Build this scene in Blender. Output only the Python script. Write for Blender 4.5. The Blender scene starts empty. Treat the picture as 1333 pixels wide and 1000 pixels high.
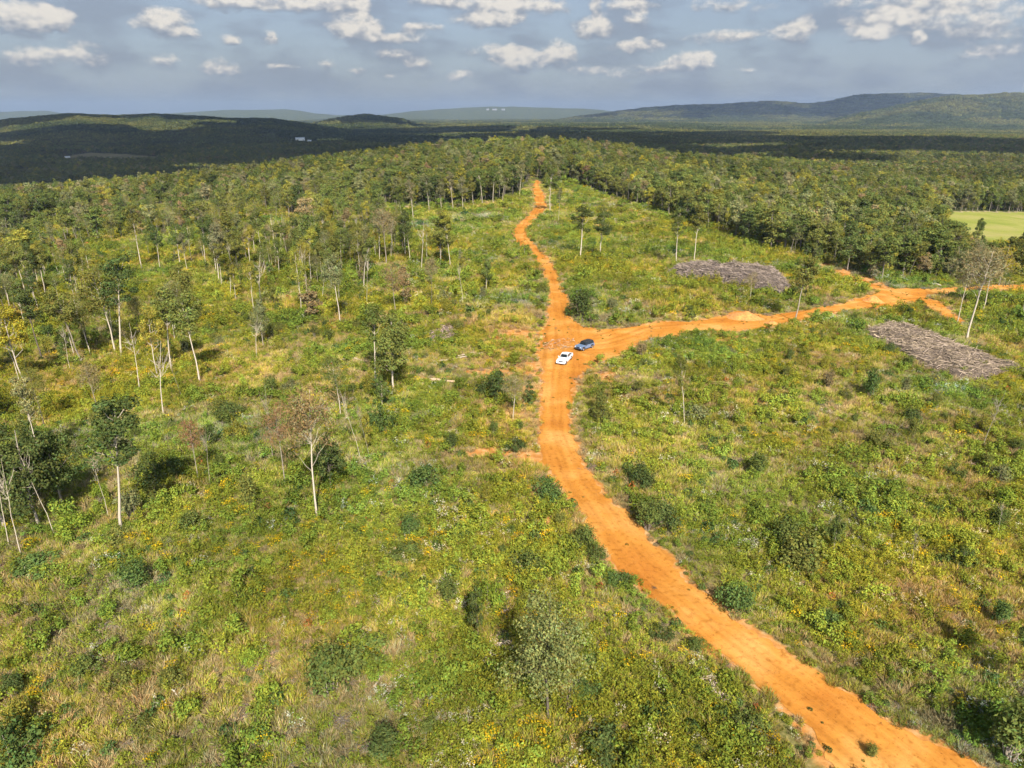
import bpy, bmesh, math, random
import numpy as np
from mathutils import Vector, Matrix

random.seed(7)
RNG = np.random.default_rng(7)
R = math.radians
scene = bpy.context.scene
COL = scene.collection

# ------------------------------------------------------------------ noise
def _hash(ix, iy, seed):
    n = (ix.astype(np.int64) * 374761393 + iy.astype(np.int64) * 668265263 + seed * 974711) & 0x7fffffff
    n = ((n ^ (n >> 13)) * 1274126177) & 0x7fffffff
    n = (n ^ (n >> 16)) & 0xffffff
    return n / float(0xffffff)

def vnoise(x, y, seed=0):
    x = np.asarray(x, float); y = np.asarray(y, float)
    ix = np.floor(x); iy = np.floor(y)
    fx = x - ix; fy = y - iy
    fx = fx * fx * (3 - 2 * fx); fy = fy * fy * (3 - 2 * fy)
    a = _hash(ix, iy, seed); b = _hash(ix + 1, iy, seed)
    c = _hash(ix, iy + 1, seed); d = _hash(ix + 1, iy + 1, seed)
    return a * (1 - fx) * (1 - fy) + b * fx * (1 - fy) + c * (1 - fx) * fy + d * fx * fy

def fbm(x, y, seed=0, octv=4):
    s = 0; a = 0.5; t = 0
    for k in range(octv):
        s = s + a * vnoise(x * 2 ** k, y * 2 ** k, seed + k * 17); t += a; a *= 0.5
    return s / t

def sstep(a, b, x):
    t = np.clip((x - a) / (b - a), 0, 1)
    return t * t * (3 - 2 * t)

# ------------------------------------------------------------------ camera model (1333 x 1000 photograph)
CAMZ = 50.0
FPX = 924.0
PITCH = R(20.9)
CP, SP = math.cos(PITCH), math.sin(PITCH)

def row_slope(py):                      # (z - CAMZ) / Y for a picture row
    return math.tan(math.atan((500 - py) / FPX) - PITCH)

def col_slope(px):                      # x / Y near the horizon rows
    return (px - 666.5) / FPX * CP

# ------------------------------------------------------------------ terrain
def _interp(t, pts):
    xs = [p[0] for p in pts]; ys = [p[1] for p in pts]
    return np.interp(t, xs, ys)

def hill_profile(Yd, pts):
    return [(col_slope(px), CAMZ + Yd * row_slope(py)) for px, py in pts]

HILLS = [
    (4200, 900, hill_profile(4200, [(-420, 175), (-250, 160), (0, 158), (90, 150), (150, 152), (200, 149), (255, 152), (300, 156), (350, 156), (400, 163), (450, 172), (600, 185)])),
    (5600, 700, hill_profile(5600, [(380, 172), (430, 157), (475, 151), (520, 157), (560, 172)])),
    (6500, 900, hill_profile(6500, [(950, 185), (1060, 165), (1110, 152), (1150, 144), (1190, 134), (1235, 126), (1285, 123), (1333, 122), (1500, 122), (1700, 130)])),
    (9500, 900, hill_profile(9500, [(640, 175), (750, 153), (800, 147), (850, 141), (890, 137), (920, 138), (950, 136), (1000, 133), (1050, 137), (1075, 134), (1100, 127), (1140, 123), (1200, 121), (1230, 124), (1300, 130), (1400, 140)])),
    (15000, 1500, hill_profile(15000, [(-300, 142), (0, 145), (60, 144), (85, 148), (140, 150), (215, 148), (255, 145), (300, 143), (380, 142), (410, 147), (440, 150), (500, 149), (530, 145), (570, 142), (640, 138), (700, 140), (760, 141), (850, 149), (1000, 155)])),
]

AX_Y = [0, 39, 98, 140, 190, 260, 485, 900]
AX_X = [34, 29, 5, 5, 7, 3, 10, 14]

def height(x, y, fine=True):
    x = np.asarray(x, float); y = np.asarray(y, float)
    ax = np.interp(y, AX_Y, AX_X)
    d = x - ax
    ad = np.abs(d)
    side = np.where(d > 0, 0.066, 0.058)
    k = np.sqrt((np.maximum(ad - 22, 0)) ** 2 + 18 ** 2) - 18
    drop = side * k
    ridge = -np.where(d > 0, 26 * np.tanh(drop / 26), 34 * np.tanh(drop / 34))
    ridge = ridge + 11 * sstep(380, 720, y) * np.exp(-(d / 260) ** 2)
    ridge = ridge + (fbm(x / 75 + 3, y / 75, 5, 2) - 0.5) * 5.0 * sstep(10, 60, ad)
    # beyond the crest the land drops to the far valleys
    t = x / np.maximum(y, 60)
    yc = _interp(t, [(-0.9, 470), (-0.67, 520), (-0.4, 620), (-0.2, 690), (0.0, 740), (0.25, 640), (0.45, 620), (0.8, 600)])
    V = _interp(t, [(-0.9, -72), (-0.35, -68), (-0.1, -55), (0.15, -48), (0.35, -34), (0.8, -30)]) - 18 * sstep(1200, 4500, y) * sstep(0.1, 0.4, t)
    w = sstep(0, 1, (y - yc) / np.where(t > 0.3, 900, 420))
    w = np.where(y < 0, 0, w)
    w2 = np.maximum(w, sstep(500, 1400, np.hypot(x, y)) * (y < 300))
    h = ridge * (1 - w2) + V * w2
    r = np.hypot(x, y)
    h = h + (fbm(x / 600, y / 600, 31, 3) - 0.5) * 26 * sstep(900, 2200, r)
    front = (y > 500)
    for Yd, sig, prof in HILLS:
        z = _interp(t, prof)
        up = np.maximum(z - h - 6, 0)
        b = np.exp(-((y - Yd) / sig) ** 2) * front
        n = 1 + (fbm(x / 240, y / 420, 77, 3) - 0.5) * 0.16
        h = h + up * b * n
    if fine:
        h = h + (fbm(x / 9, y / 9, 11, 2) - 0.5) * 0.5 * (r < 1500)
    return h

def px_dir(px, py):
    u = (np.asarray(px, float) - 666.5) / FPX; v = (500 - np.asarray(py, float)) / FPX
    dx = u; dy = CP + v * SP; dz = -SP + v * CP
    n = np.sqrt(dx * dx + dy * dy + dz * dz)
    return dx / n, dy / n, dz / n

TS = np.geomspace(25, 16000, 1000)

def unproject(px, py):
    """points of the picture -> points on the ground"""
    px = np.atleast_1d(np.asarray(px, float)); py = np.atleast_1d(np.asarray(py, float))
    dx, dy, dz = px_dir(px, py)
    X = dx[:, None] * TS; Y = dy[:, None] * TS; Z = CAMZ + dz[:, None] * TS
    below = Z < height(X, Y)
    i = np.where(below.any(1), below.argmax(1), len(TS) - 1)
    lo = TS[np.maximum(i - 1, 0)].copy(); hi = TS[i].copy()
    for _ in range(18):
        m = (lo + hi) / 2
        b = CAMZ + dz * m < height(dx * m, dy * m)
        hi = np.where(b, m, hi); lo = np.where(b, lo, m)
    t = (lo + hi) / 2
    x = dx * t; y = dy * t
    return np.stack([x, y, height(x, y)], 1)

def project(x, y, z):
    x = np.asarray(x, float); y = np.asarray(y, float); z = np.asarray(z, float) - CAMZ
    f = y * CP - z * SP
    up = y * SP + z * CP
    f = np.maximum(f, 1e-3)
    return 666.5 + FPX * x / f, 500 - FPX * up / f, f

def in_poly(px, py, poly):
    px = np.asarray(px); py = np.asarray(py)
    c = np.zeros(px.shape, bool)
    n = len(poly)
    j = n - 1
    for i in range(n):
        xi, yi = poly[i]; xj, yj = poly[j]
        if yi != yj:
            hit = ((yi > py) != (yj > py)) & (px < (xj - xi) * (py - yi) / (yj - yi) + xi)
            c ^= hit
        j = i
    return c

def poly_dist(x, y, poly):
    """unsigned distance to the polygon outline"""
    best = np.full(x.shape, 1e9)
    n = len(poly)
    for i in range(n):
        ax, ay = poly[i]; bx, by = poly[(i + 1) % n]
        vx, vy = bx - ax, by - ay
        L = vx * vx + vy * vy + 1e-12
        t = np.clip(((x - ax) * vx + (y - ay) * vy) / L, 0, 1)
        best = np.minimum(best, (x - ax - t * vx) ** 2 + (y - ay - t * vy) ** 2)
    return np.sqrt(best)

# ------------------------------------------------------------------ mesh helpers
def tag(o, label=None, cat=None, group=None, kind=None):
    if label: o['label'] = label
    if cat: o['category'] = cat
    if group: o['group'] = group
    if kind: o['kind'] = kind
    return o

def mesh_np(name, verts, faces, mats, face_col=None, mat_idx=None, smooth=False):
    me = bpy.data.meshes.new(name)
    verts = np.asarray(verts, np.float32)
    if isinstance(faces, np.ndarray):
        nf, k = faces.shape
        loops = faces.astype(np.int32).ravel()
        starts = np.arange(0, nf * k, k, dtype=np.int32)
        totals = np.full(nf, k, np.int32)
    else:
        totals = np.array([len(f) for f in faces], np.int32)
        starts = np.concatenate([[0], np.cumsum(totals)[:-1]]).astype(np.int32)
        loops = np.array([i for f in faces for i in f], np.int32)
        nf = len(faces)
    me.vertices.add(len(verts)); me.vertices.foreach_set('co', verts.ravel())
    me.loops.add(len(loops)); me.loops.foreach_set('vertex_index', loops)
    me.polygons.add(nf)
    me.polygons.foreach_set('loop_start', starts)
    me.polygons.foreach_set('loop_total', totals)
    for m in (mats if isinstance(mats, (list, tuple)) else [mats]):
        me.materials.append(m)
    if mat_idx is not None:
        me.polygons.foreach_set('material_index', np.asarray(mat_idx, np.int32))
    if smooth:
        me.polygons.foreach_set('use_smooth', np.ones(nf, bool))
    me.update(calc_edges=True)
    if face_col is not None:
        a = me.attributes.new('col', 'FLOAT_COLOR', 'FACE')
        fc = np.ones((nf, 4), np.float32); fc[:, :3] = face_col
        a.data.foreach_set('color', fc.ravel())
    return me

def link(name, me, parent=None):
    o = bpy.data.objects.new(name, me)
    COL.objects.link(o)
    if parent is not None: o.parent = parent
    return o

def empty(name, loc, rz=0, sc=1):
    o = bpy.data.objects.new(name, None); COL.objects.link(o)
    o.empty_display_size = 0.5
    o.location = loc; o.rotation_euler = (0, 0, rz)
    o.scale = (sc, sc, sc) if not isinstance(sc, (tuple, list)) else sc
    return o

class MB:
    """collects quads and tubes into one mesh"""
    def __init__(s): s.v = []; s.f = []; s.c = []; s.m = []; s.n = 0
    def add(s, v, f, c, m=0):
        v = np.asarray(v, float).reshape(-1, 3); f = np.asarray(f, int)
        s.v.append(v); s.f.append(f + s.n); s.n += len(v)
        c = np.asarray(c, float)
        if c.ndim == 1: c = np.tile(c, (len(f), 1))
        s.c.append(c); s.m.append(np.full(len(f), m))
    def tube(s, pts, rad, c, sides=5, m=0):
        pts = np.asarray(pts, float); n = len(pts)
        rad = np.broadcast_to(np.asarray(rad, float), (n,))
        d = np.gradient(pts, axis=0); d /= np.linalg.norm(d, axis=1)[:, None] + 1e-9
        ref = np.where(np.abs(d[:, 2:3]) > 0.9, np.array([[1.0, 0, 0]]), np.array([[0, 0, 1.0]]))
        a = np.cross(d, ref); a /= np.linalg.norm(a, axis=1)[:, None] + 1e-9
        b = np.cross(d, a)
        an = np.arange(sides) / sides * 2 * math.pi
        V = pts[:, None, :] + rad[:, None, None] * (np.cos(an)[None, :, None] * a[:, None, :] + np.sin(an)[None, :, None] * b[:, None, :])
        F = []
        for i in range(n - 1):
            for k in range(sides):
                k2 = (k + 1) % sides
                F.append([i * sides + k, i * sides + k2, (i + 1) * sides + k2, (i + 1) * sides + k])
        s.add(V.reshape(-1, 3), F, c, m)
    def leaves(s, cen, nor, size, col, aspect=0.55, rng=None, m=0):
        rng = rng or RNG
        n = len(cen)
        nor = nor / (np.linalg.norm(nor, axis=1)[:, None] + 1e-9)
        r = rng.normal(size=(n, 3))
        a = np.cross(nor, r); a /= np.linalg.norm(a, axis=1)[:, None] + 1e-9
        b = np.cross(nor, a)
        sz = np.broadcast_to(size, (n,))[:, None]
        bend = nor * sz * 0.18
        V = np.stack([cen - a * sz * 0.5 - bend, cen - b * sz * 0.5 * aspect, cen + a * sz * 0.5 - bend, cen + b * sz * 0.5 * aspect], 1)
        F = np.arange(4 * n).reshape(n, 4)
        s.add(V.reshape(-1, 3), F, col, m)
    def build(s, name, mats, smooth=False):
        return mesh_np(name, np.concatenate(s.v), np.concatenate(s.f), mats, np.concatenate(s.c), np.concatenate(s.m), smooth)

# ------------------------------------------------------------------ materials
def new_mat(name):
    m = bpy.data.materials.new(name); m.use_nodes = True
    nt = m.node_tree; nt.nodes.clear()
    return m, nt, nt.nodes.new('ShaderNodeOutputMaterial')

def N(nt, t, **kw):
    n = nt.nodes.new(t)
    for k, v in kw.items(): setattr(n, k, v)
    return n

def vegetation_mat(name, transl=0.3, rough=None):
    m, nt, out = new_mat(name); L = nt.links.new
    at = N(nt, 'ShaderNodeAttribute', attribute_type='INSTANCER', attribute_name='color')
    ac = N(nt, 'ShaderNodeAttribute', attribute_type='GEOMETRY', attribute_name='col')
    mx = N(nt, 'ShaderNodeMix', data_type='RGBA', blend_type='MULTIPLY'); mx.inputs[0].default_value = 1
    L(at.outputs['Color'], mx.inputs[6]); L(ac.outputs['Color'], mx.inputs[7])
    d = N(nt, 'ShaderNodeBsdfDiffuse'); L(mx.outputs[2], d.inputs['Color'])
    last = d.outputs[0]
    if transl:
        t = N(nt, 'ShaderNodeBsdfTranslucent'); L(mx.outputs[2], t.inputs['Color'])
        ms = N(nt, 'ShaderNodeMixShader'); ms.inputs[0].default_value = transl
        L(last, ms.inputs[1]); L(t.outputs[0], ms.inputs[2]); last = ms.outputs[0]
    L(last, out.inputs['Surface'])
    return m

def plain_mat(name, col, rough=0.6, metal=0.0, noise=0.0, nscale=8, coat=0.0):
    m, nt, out = new_mat(name); L = nt.links.new
    p = N(nt, 'ShaderNodeBsdfPrincipled')
    p.inputs['Base Color'].default_value = (*col, 1); p.inputs['Roughness'].default_value = rough
    p.inputs['Metallic'].default_value = metal; p.inputs['Coat Weight'].default_value = coat
    if noise:
        tc = N(nt, 'ShaderNodeTexCoord'); no = N(nt, 'ShaderNodeTexNoise'); no.inputs['Scale'].default_value = nscale; no.inputs['Detail'].default_value = 5
        L(tc.outputs['Object'], no.inputs['Vector'])
        rp = N(nt, 'ShaderNodeValToRGB')
        rp.color_ramp.elements[0].position = 0.3; rp.color_ramp.elements[1].position = 0.7
        rp.color_ramp.elements[0].color = tuple(c * (1 - noise) for c in col) + (1,)
        rp.color_ramp.elements[1].color = tuple(min(1, c * (1 + noise)) for c in col) + (1,)
        L(no.outputs['Fac'], rp.inputs[0]); L(rp.outputs[0], p.inputs['Base Color'])
    L(p.outputs[0], out.inputs['Surface'])
    return m

LEAF = vegetation_mat('leaf', 0.30)
BARK = vegetation_mat('bark', 0.0)
WEED = vegetation_mat('weed', 0.22)

# ------------------------------------------------------------------ regions traced on the ground
def ground_poly(pts, sub=3):
    p = []
    n = len(pts)
    for i in range(n):
        a = pts[i]; b = pts[(i + 1) % n]
        for k in range(sub):
            p.append((a[0] + (b[0] - a[0]) * k / sub, a[1] + (b[1] - a[1]) * k / sub))
    w = unproject([q[0] for q in p], [q[1] for q in p])
    return [(a, b) for a, b, _ in w]

ROAD_L = [(1100, 1018), (1082, 997), (1042, 940), (998, 899), (960, 868), (917, 842), (886, 808), (852, 779), (818, 752), (785, 714), (764, 682), (755, 662), (737, 646), (726, 623), (706, 603), (705, 567), (707, 535), (707, 500), (706, 475),
          (700, 462), (706, 440), (703, 437), (713, 420), (716, 385), (707, 353), (690, 326), (671, 316), (669, 299), (683, 286), (698, 269), (693, 252), (694, 242), (697, 235)]
ROAD_R = [(701, 235), (701, 242), (707, 252), (711, 269), (700, 286), (683, 299), (693, 318), (712, 336), (723, 353), (731, 371), (739, 400), (740, 416), (755, 424), (778, 430), (800, 429), (860, 419), (900, 420), (940, 412), (960, 405), (984, 409), (1000, 412), (1040, 406), (1096, 396), (1128, 386), (1160, 376),
          (1220, 377), (1260, 374), (1300, 372), (1350, 371), (1350, 379), (1300, 378), (1250, 380), (1222, 383), (1195, 394), (1160, 399), (1120, 403), (1080, 409), (1040, 417), (984, 430), (940, 434), (900, 430), (870, 440), (845, 442), (832, 446), (819, 455), (800, 466), (775, 471), (758, 485), (746, 500), (742, 525), (744, 556), (753, 591), (772, 626), (800, 658), (826, 682), (848, 708), (884, 737), (905, 764), (950, 798), (994, 832), (1045, 866), (1085, 893), (1153, 933), (1204, 960), (1264, 991), (1300, 1018)]
FORK = [(1200, 390), (1222, 392), (1240, 408), (1254, 420), (1246, 424), (1226, 413), (1208, 401)]
SPUR = [(1092, 354), (1110, 360), (1140, 371), (1163, 381), (1146, 384), (1113, 366), (1094, 359)]
ROAD_POLYS = [ground_poly(ROAD_L + ROAD_R), ground_poly(FORK), ground_poly(SPUR)]
# thin patches of bare orange soil beside the road: x, y, half width, half height in the picture
PATCHES = [(672, 434, 34, 6, 1.0), (640, 486, 50, 6, .8), (690, 480, 22, 12, .8), (560, 492, 45, 4, .6), (640, 589, 38, 7, .9), (690, 596, 22, 10, 1.0), (712, 678, 8, 7, .9), (625, 592, 18, 5, .9), (690, 512, 18, 14, .7),
           (790, 490, 26, 12, .7), (950, 442, 30, 7, .7), (1010, 440, 40, 6, .5), (1090, 425, 30, 6, .6), (1130, 412, 26, 6, .7), (30, 705, 40, 12, .5), (60, 690, 25, 8, .4), (690, 395, 20, 30, .35), (650, 420, 30, 14, .3), (735, 500, 40, 26, .5), (670, 540, 34, 12, .4), (1075, 968, 34, 40, .5), (1076, 347, 20, 6, .8), (1100, 355, 20, 6, .9), (1122, 364, 18, 6, .95), (1142, 374, 18, 7, 1.0), (700, 640, 16, 14, .4), (905, 700, 0.1, 0.1, 0), (1210, 410, 30, 14, .5)]

def soil_mask(px, py):
    s = np.zeros(np.shape(px))
    for cx, cy, w, h, a in PATCHES:
        s = np.maximum(s, a * np.clip(1.35 - np.hypot((px - cx) / w, (py - cy) / h), 0, 1))
    return s

def road_sd(x, y, noise=True):
    """> 0 inside the road"""
    s = np.full(x.shape, -50.0)
    for p in ROAD_POLYS:
        xs = [q[0] for q in p]; ys = [q[1] for q in p]
        sel = (x > min(xs) - 8) & (x < max(xs) + 8) & (y > min(ys) - 8) & (y < max(ys) + 8)
        if sel.any():
            d = poly_dist(x[sel], y[sel], p)
            d = np.where(in_poly(x[sel], y[sel], p), d, -d)
            s[sel] = np.maximum(s[sel], d)
    if noise:
        s = s + (fbm(x / 2.6, y / 2.6, 91, 4) - 0.5) * 2.3 + (fbm(x / 0.9, y / 0.9, 92, 2) - 0.5) * 1.3
    return s

PILE_R = ground_poly([(1122, 432), (1150, 424), (1190, 428), (1215, 440), (1250, 454), (1288, 469), (1322, 480), (1340, 488), (1310, 489), (1285, 500), (1255, 500), (1215, 485), (1175, 465)], 2)
PILE_L = ground_poly([(866, 356), (880, 350), (930, 352), (985, 352), (1020, 362), (1032, 380), (1020, 388), (985, 382), (930, 368), (880, 365)], 2)
FIELD_R = [(1222, 275), (1420, 277), (1420, 312), (1290, 316), (1236, 302)]
FIELD_L = [(82, 204), (120, 199), (165, 201), (215, 205), (205, 211), (140, 212), (95, 210)]
FIELD_S = [(5, 222), (30, 219), (48, 224), (30, 229)]

LOW_R = [(1224, 300), (1240, 338), (1300, 352), (1600, 348), (1600, 300)]
FOREST_L = [(-400, 310), (0, 300), (120, 276), (240, 264), (330, 260), (430, 264), (470, 268), (560, 268), (640, 262), (672, 254), (690, 240), (690, 100), (-400, 100)]
FOREST_R = [(697, 242), (740, 236), (800, 258), (900, 292), (980, 318), (1060, 345), (1130, 366), (1225, 366), (1290, 358), (1333, 352), (1600, 345), (1600, 100), (697, 100)]
SCAT_1 = [(-400, 310), (0, 300), (120, 276), (240, 264), (330, 260), (430, 264), (520, 290), (530, 340), (440, 400), (300, 420), (180, 450), (80, 500), (-400, 560)]
SCAT_2 = [(-400, 560), (80, 500), (180, 450), (300, 420), (440, 400), (530, 340), (600, 330), (640, 380), (560, 420), (500, 540), (300, 620), (100, 640), (-400, 700)]

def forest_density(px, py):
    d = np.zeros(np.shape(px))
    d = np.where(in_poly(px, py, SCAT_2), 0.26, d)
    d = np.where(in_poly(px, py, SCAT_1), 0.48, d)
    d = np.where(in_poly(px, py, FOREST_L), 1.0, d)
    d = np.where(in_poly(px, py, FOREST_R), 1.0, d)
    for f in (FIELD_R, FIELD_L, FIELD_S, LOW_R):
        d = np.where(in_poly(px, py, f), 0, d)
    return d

# ------------------------------------------------------------------ ground: one sheet from below the camera to the horizon
def build_ground():
    ang_f = np.linspace(R(-54), R(54), 330)
    ang_b = np.linspace(R(54), R(306), 60)[1:-1]
    ang = np.concatenate([ang_f, ang_b])
    rad = np.concatenate([[4, 10, 18], np.geomspace(26, 25000, 490)])
    A, Q = np.meshgrid(ang, rad)
    X = np.sin(A) * Q; Y = np.cos(A) * Q
    Z = height(X, Y)
    # earth curvature is too slight to matter; the sheet simply runs on to the horizon
    px, py, f = project(X, Y, Z)
    ok = (Y > 5)
    sd = road_sd(X.ravel(), Y.ravel(), False).reshape(X.shape)
    soil = np.where(ok, soil_mask(px, py), 0)
    soil = np.maximum(soil, sstep(-1.6, 0.2, sd) * 0.9)
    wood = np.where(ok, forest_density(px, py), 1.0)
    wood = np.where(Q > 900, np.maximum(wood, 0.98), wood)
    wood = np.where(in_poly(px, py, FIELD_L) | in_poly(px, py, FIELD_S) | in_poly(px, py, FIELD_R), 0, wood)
    field = np.where(in_poly(px, py, FIELD_R) & ok, 1.0, 0.0)
    field = np.where((in_poly(px, py, FIELD_L) | in_poly(px, py, FIELD_S)) & ok, 0.5, field)
    na = len(ang); nr = len(rad)
    verts = np.stack([X, Y, Z], -1).reshape(-1, 3)
    i = np.arange(nr - 1)[:, None] * na; j = np.arange(na)[None, :]; j2 = (j + 1) % na
    F = np.stack([i + j, i + j2, i + na + j2, i + na + j], -1).reshape(-1, 4)[:, ::-1]
    verts = np.concatenate([verts, [[0, 0, float(height(0.0, 0.0))]]])
    me = mesh_np('ground', verts, F, ground_mat(), smooth=True)
    bm = bmesh.new(); bm.from_mesh(me); bm.verts.ensure_lookup_table()
    c = bm.verts[len(verts) - 1]
    for k in range(na):
        try: bm.faces.new((bm.verts[k], bm.verts[(k + 1) % na], c))
        except Exception: pass
    bmesh.ops.recalc_face_normals(bm, faces=bm.faces)
    bm.to_mesh(me); bm.free()
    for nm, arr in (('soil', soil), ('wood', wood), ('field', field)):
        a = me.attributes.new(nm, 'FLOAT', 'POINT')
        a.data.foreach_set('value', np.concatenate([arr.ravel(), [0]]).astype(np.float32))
    o = link('ground', me); tag(o, kind='structure')
    # horizon angle seen from the camera, for skipping what the land hides
    el = (Z - CAMZ) / Q
    cm = np.maximum.accumulate(el, axis=0)
    return ang_f, rad, cm[:, :len(ang_f)]

def ground_mat():
    m, nt, out = new_mat('ground_soil'); L = nt.links.new
    tc = N(nt, 'ShaderNodeTexCoord')
    def noise(scale, det=4, dist=0.0):
        n = N(nt, 'ShaderNodeTexNoise'); n.inputs['Scale'].default_value = scale; n.inputs['Detail'].default_value = det
        n.inputs['Distortion'].default_value = dist
        L(tc.outputs['Object'], n.inputs['Vector']); return n.outputs['Fac']
    def ramp(fac, stops):
        r = N(nt, 'ShaderNodeValToRGB'); e = r.color_ramp.elements
        e[0].position, e[0].color = stops[0][0], (*stops[0][1], 1)
        e[1].position, e[1].color = stops[-1][0], (*stops[-1][1], 1)
        for p, c in stops[1:-1]:
            q = e.new(p); q.color = (*c, 1)
        L(fac, r.inputs[0]); return r.outputs[0]
    def mix(fac, a, b):
        x = N(nt, 'ShaderNodeMix', data_type='RGBA'); L(fac, x.inputs[0]); L(a, x.inputs[6]); L(b, x.inputs[7]); return x.outputs[2]
    def attr(nm):
        a = N(nt, 'ShaderNodeAttribute', attribute_type='GEOMETRY', attribute_name=nm); return a.outputs['Fac']
    def mr(fac, a, b):
        r = N(nt, 'ShaderNodeMapRange'); r.inputs[1].default_value = a; r.inputs[2].default_value = b; L(fac, r.inputs[0]); return r.outputs[0]
    def madd(a, b, s):
        q = N(nt, 'ShaderNodeMath', operation='MULTIPLY_ADD'); L(b, q.inputs[0]); q.inputs[1].default_value = s; L(a, q.inputs[2]); return q.outputs[0]
    base = ramp(noise(0.35, 6, .4), [(0.3, (.090, .085, .025)), (0.45, (.16, .145, .045)), (0.58, (.24, .19, .085)), (0.72, (.30, .225, .125))])
    fine = ramp(noise(3.0, 5), [(0.35, (.05, .06, .015)), (0.65, (.21, .17, .075))])
    b1 = N(nt, 'ShaderNodeMix', data_type='RGBA'); b1.inputs[0].default_value = .5; L(base, b1.inputs[6]); L(fine, b1.inputs[7])
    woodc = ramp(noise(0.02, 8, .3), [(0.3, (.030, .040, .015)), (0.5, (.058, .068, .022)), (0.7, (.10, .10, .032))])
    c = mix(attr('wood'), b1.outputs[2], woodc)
    fieldc = ramp(noise(0.05, 4), [(0.3, (.165, .195, .038)), (0.5, (.215, .225, .055)), (0.7, (.27, .245, .09))])
    tanf = ramp(noise(0.01, 5), [(0.35, (.20, .17, .09)), (0.65, (.30, .25, .14))])
    fa = attr('field')
    fc = mix(mr(fa, .55, .9), tanf, fieldc)
    c = mix(mr(fa, .1, .45), c, fc)
    soilc = ramp(noise(0.8, 6), [(0.3, (.30, .122, .030)), (0.5, (.385, .185, .058)), (0.7, (.44, .27, .13))])
    c = mix(mr(madd(attr('soil'), noise(0.9, 6), .9), .62, 1.02), c, soilc)
    p = N(nt, 'ShaderNodeBsdfDiffuse'); L(c, p.inputs['Color'])
    bmp = N(nt, 'ShaderNodeBump'); bmp.inputs['Strength'].default_value = .6; bmp.inputs['Distance'].default_value = .25
    L(noise(1.5, 6), bmp.inputs['Height']); L(bmp.outputs[0], p.inputs['Normal'])
    L(p.outputs[0], out.inputs['Surface'])
    return m

ANG, RAD, HORIZ = build_ground()

def visible(x, y, ztop, margin=0.0):
    r = np.hypot(x, y); a = np.arctan2(x, y)
    ia = np.clip(np.searchsorted(ANG, a), 0, len(ANG) - 1)
    ir = np.clip(np.searchsorted(RAD, r * 0.985) - 1, 0, len(RAD) - 1)
    return (ztop - CAMZ) / r >= HORIZ[ir, ia] - margin

# ------------------------------------------------------------------ the dirt road
def N2(nt, v):
    q = N(nt, 'ShaderNodeMath', operation='MULTIPLY'); nt.links.new(v, q.inputs[0]); q.inputs[1].default_value = .25; return q.outputs[0]

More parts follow.
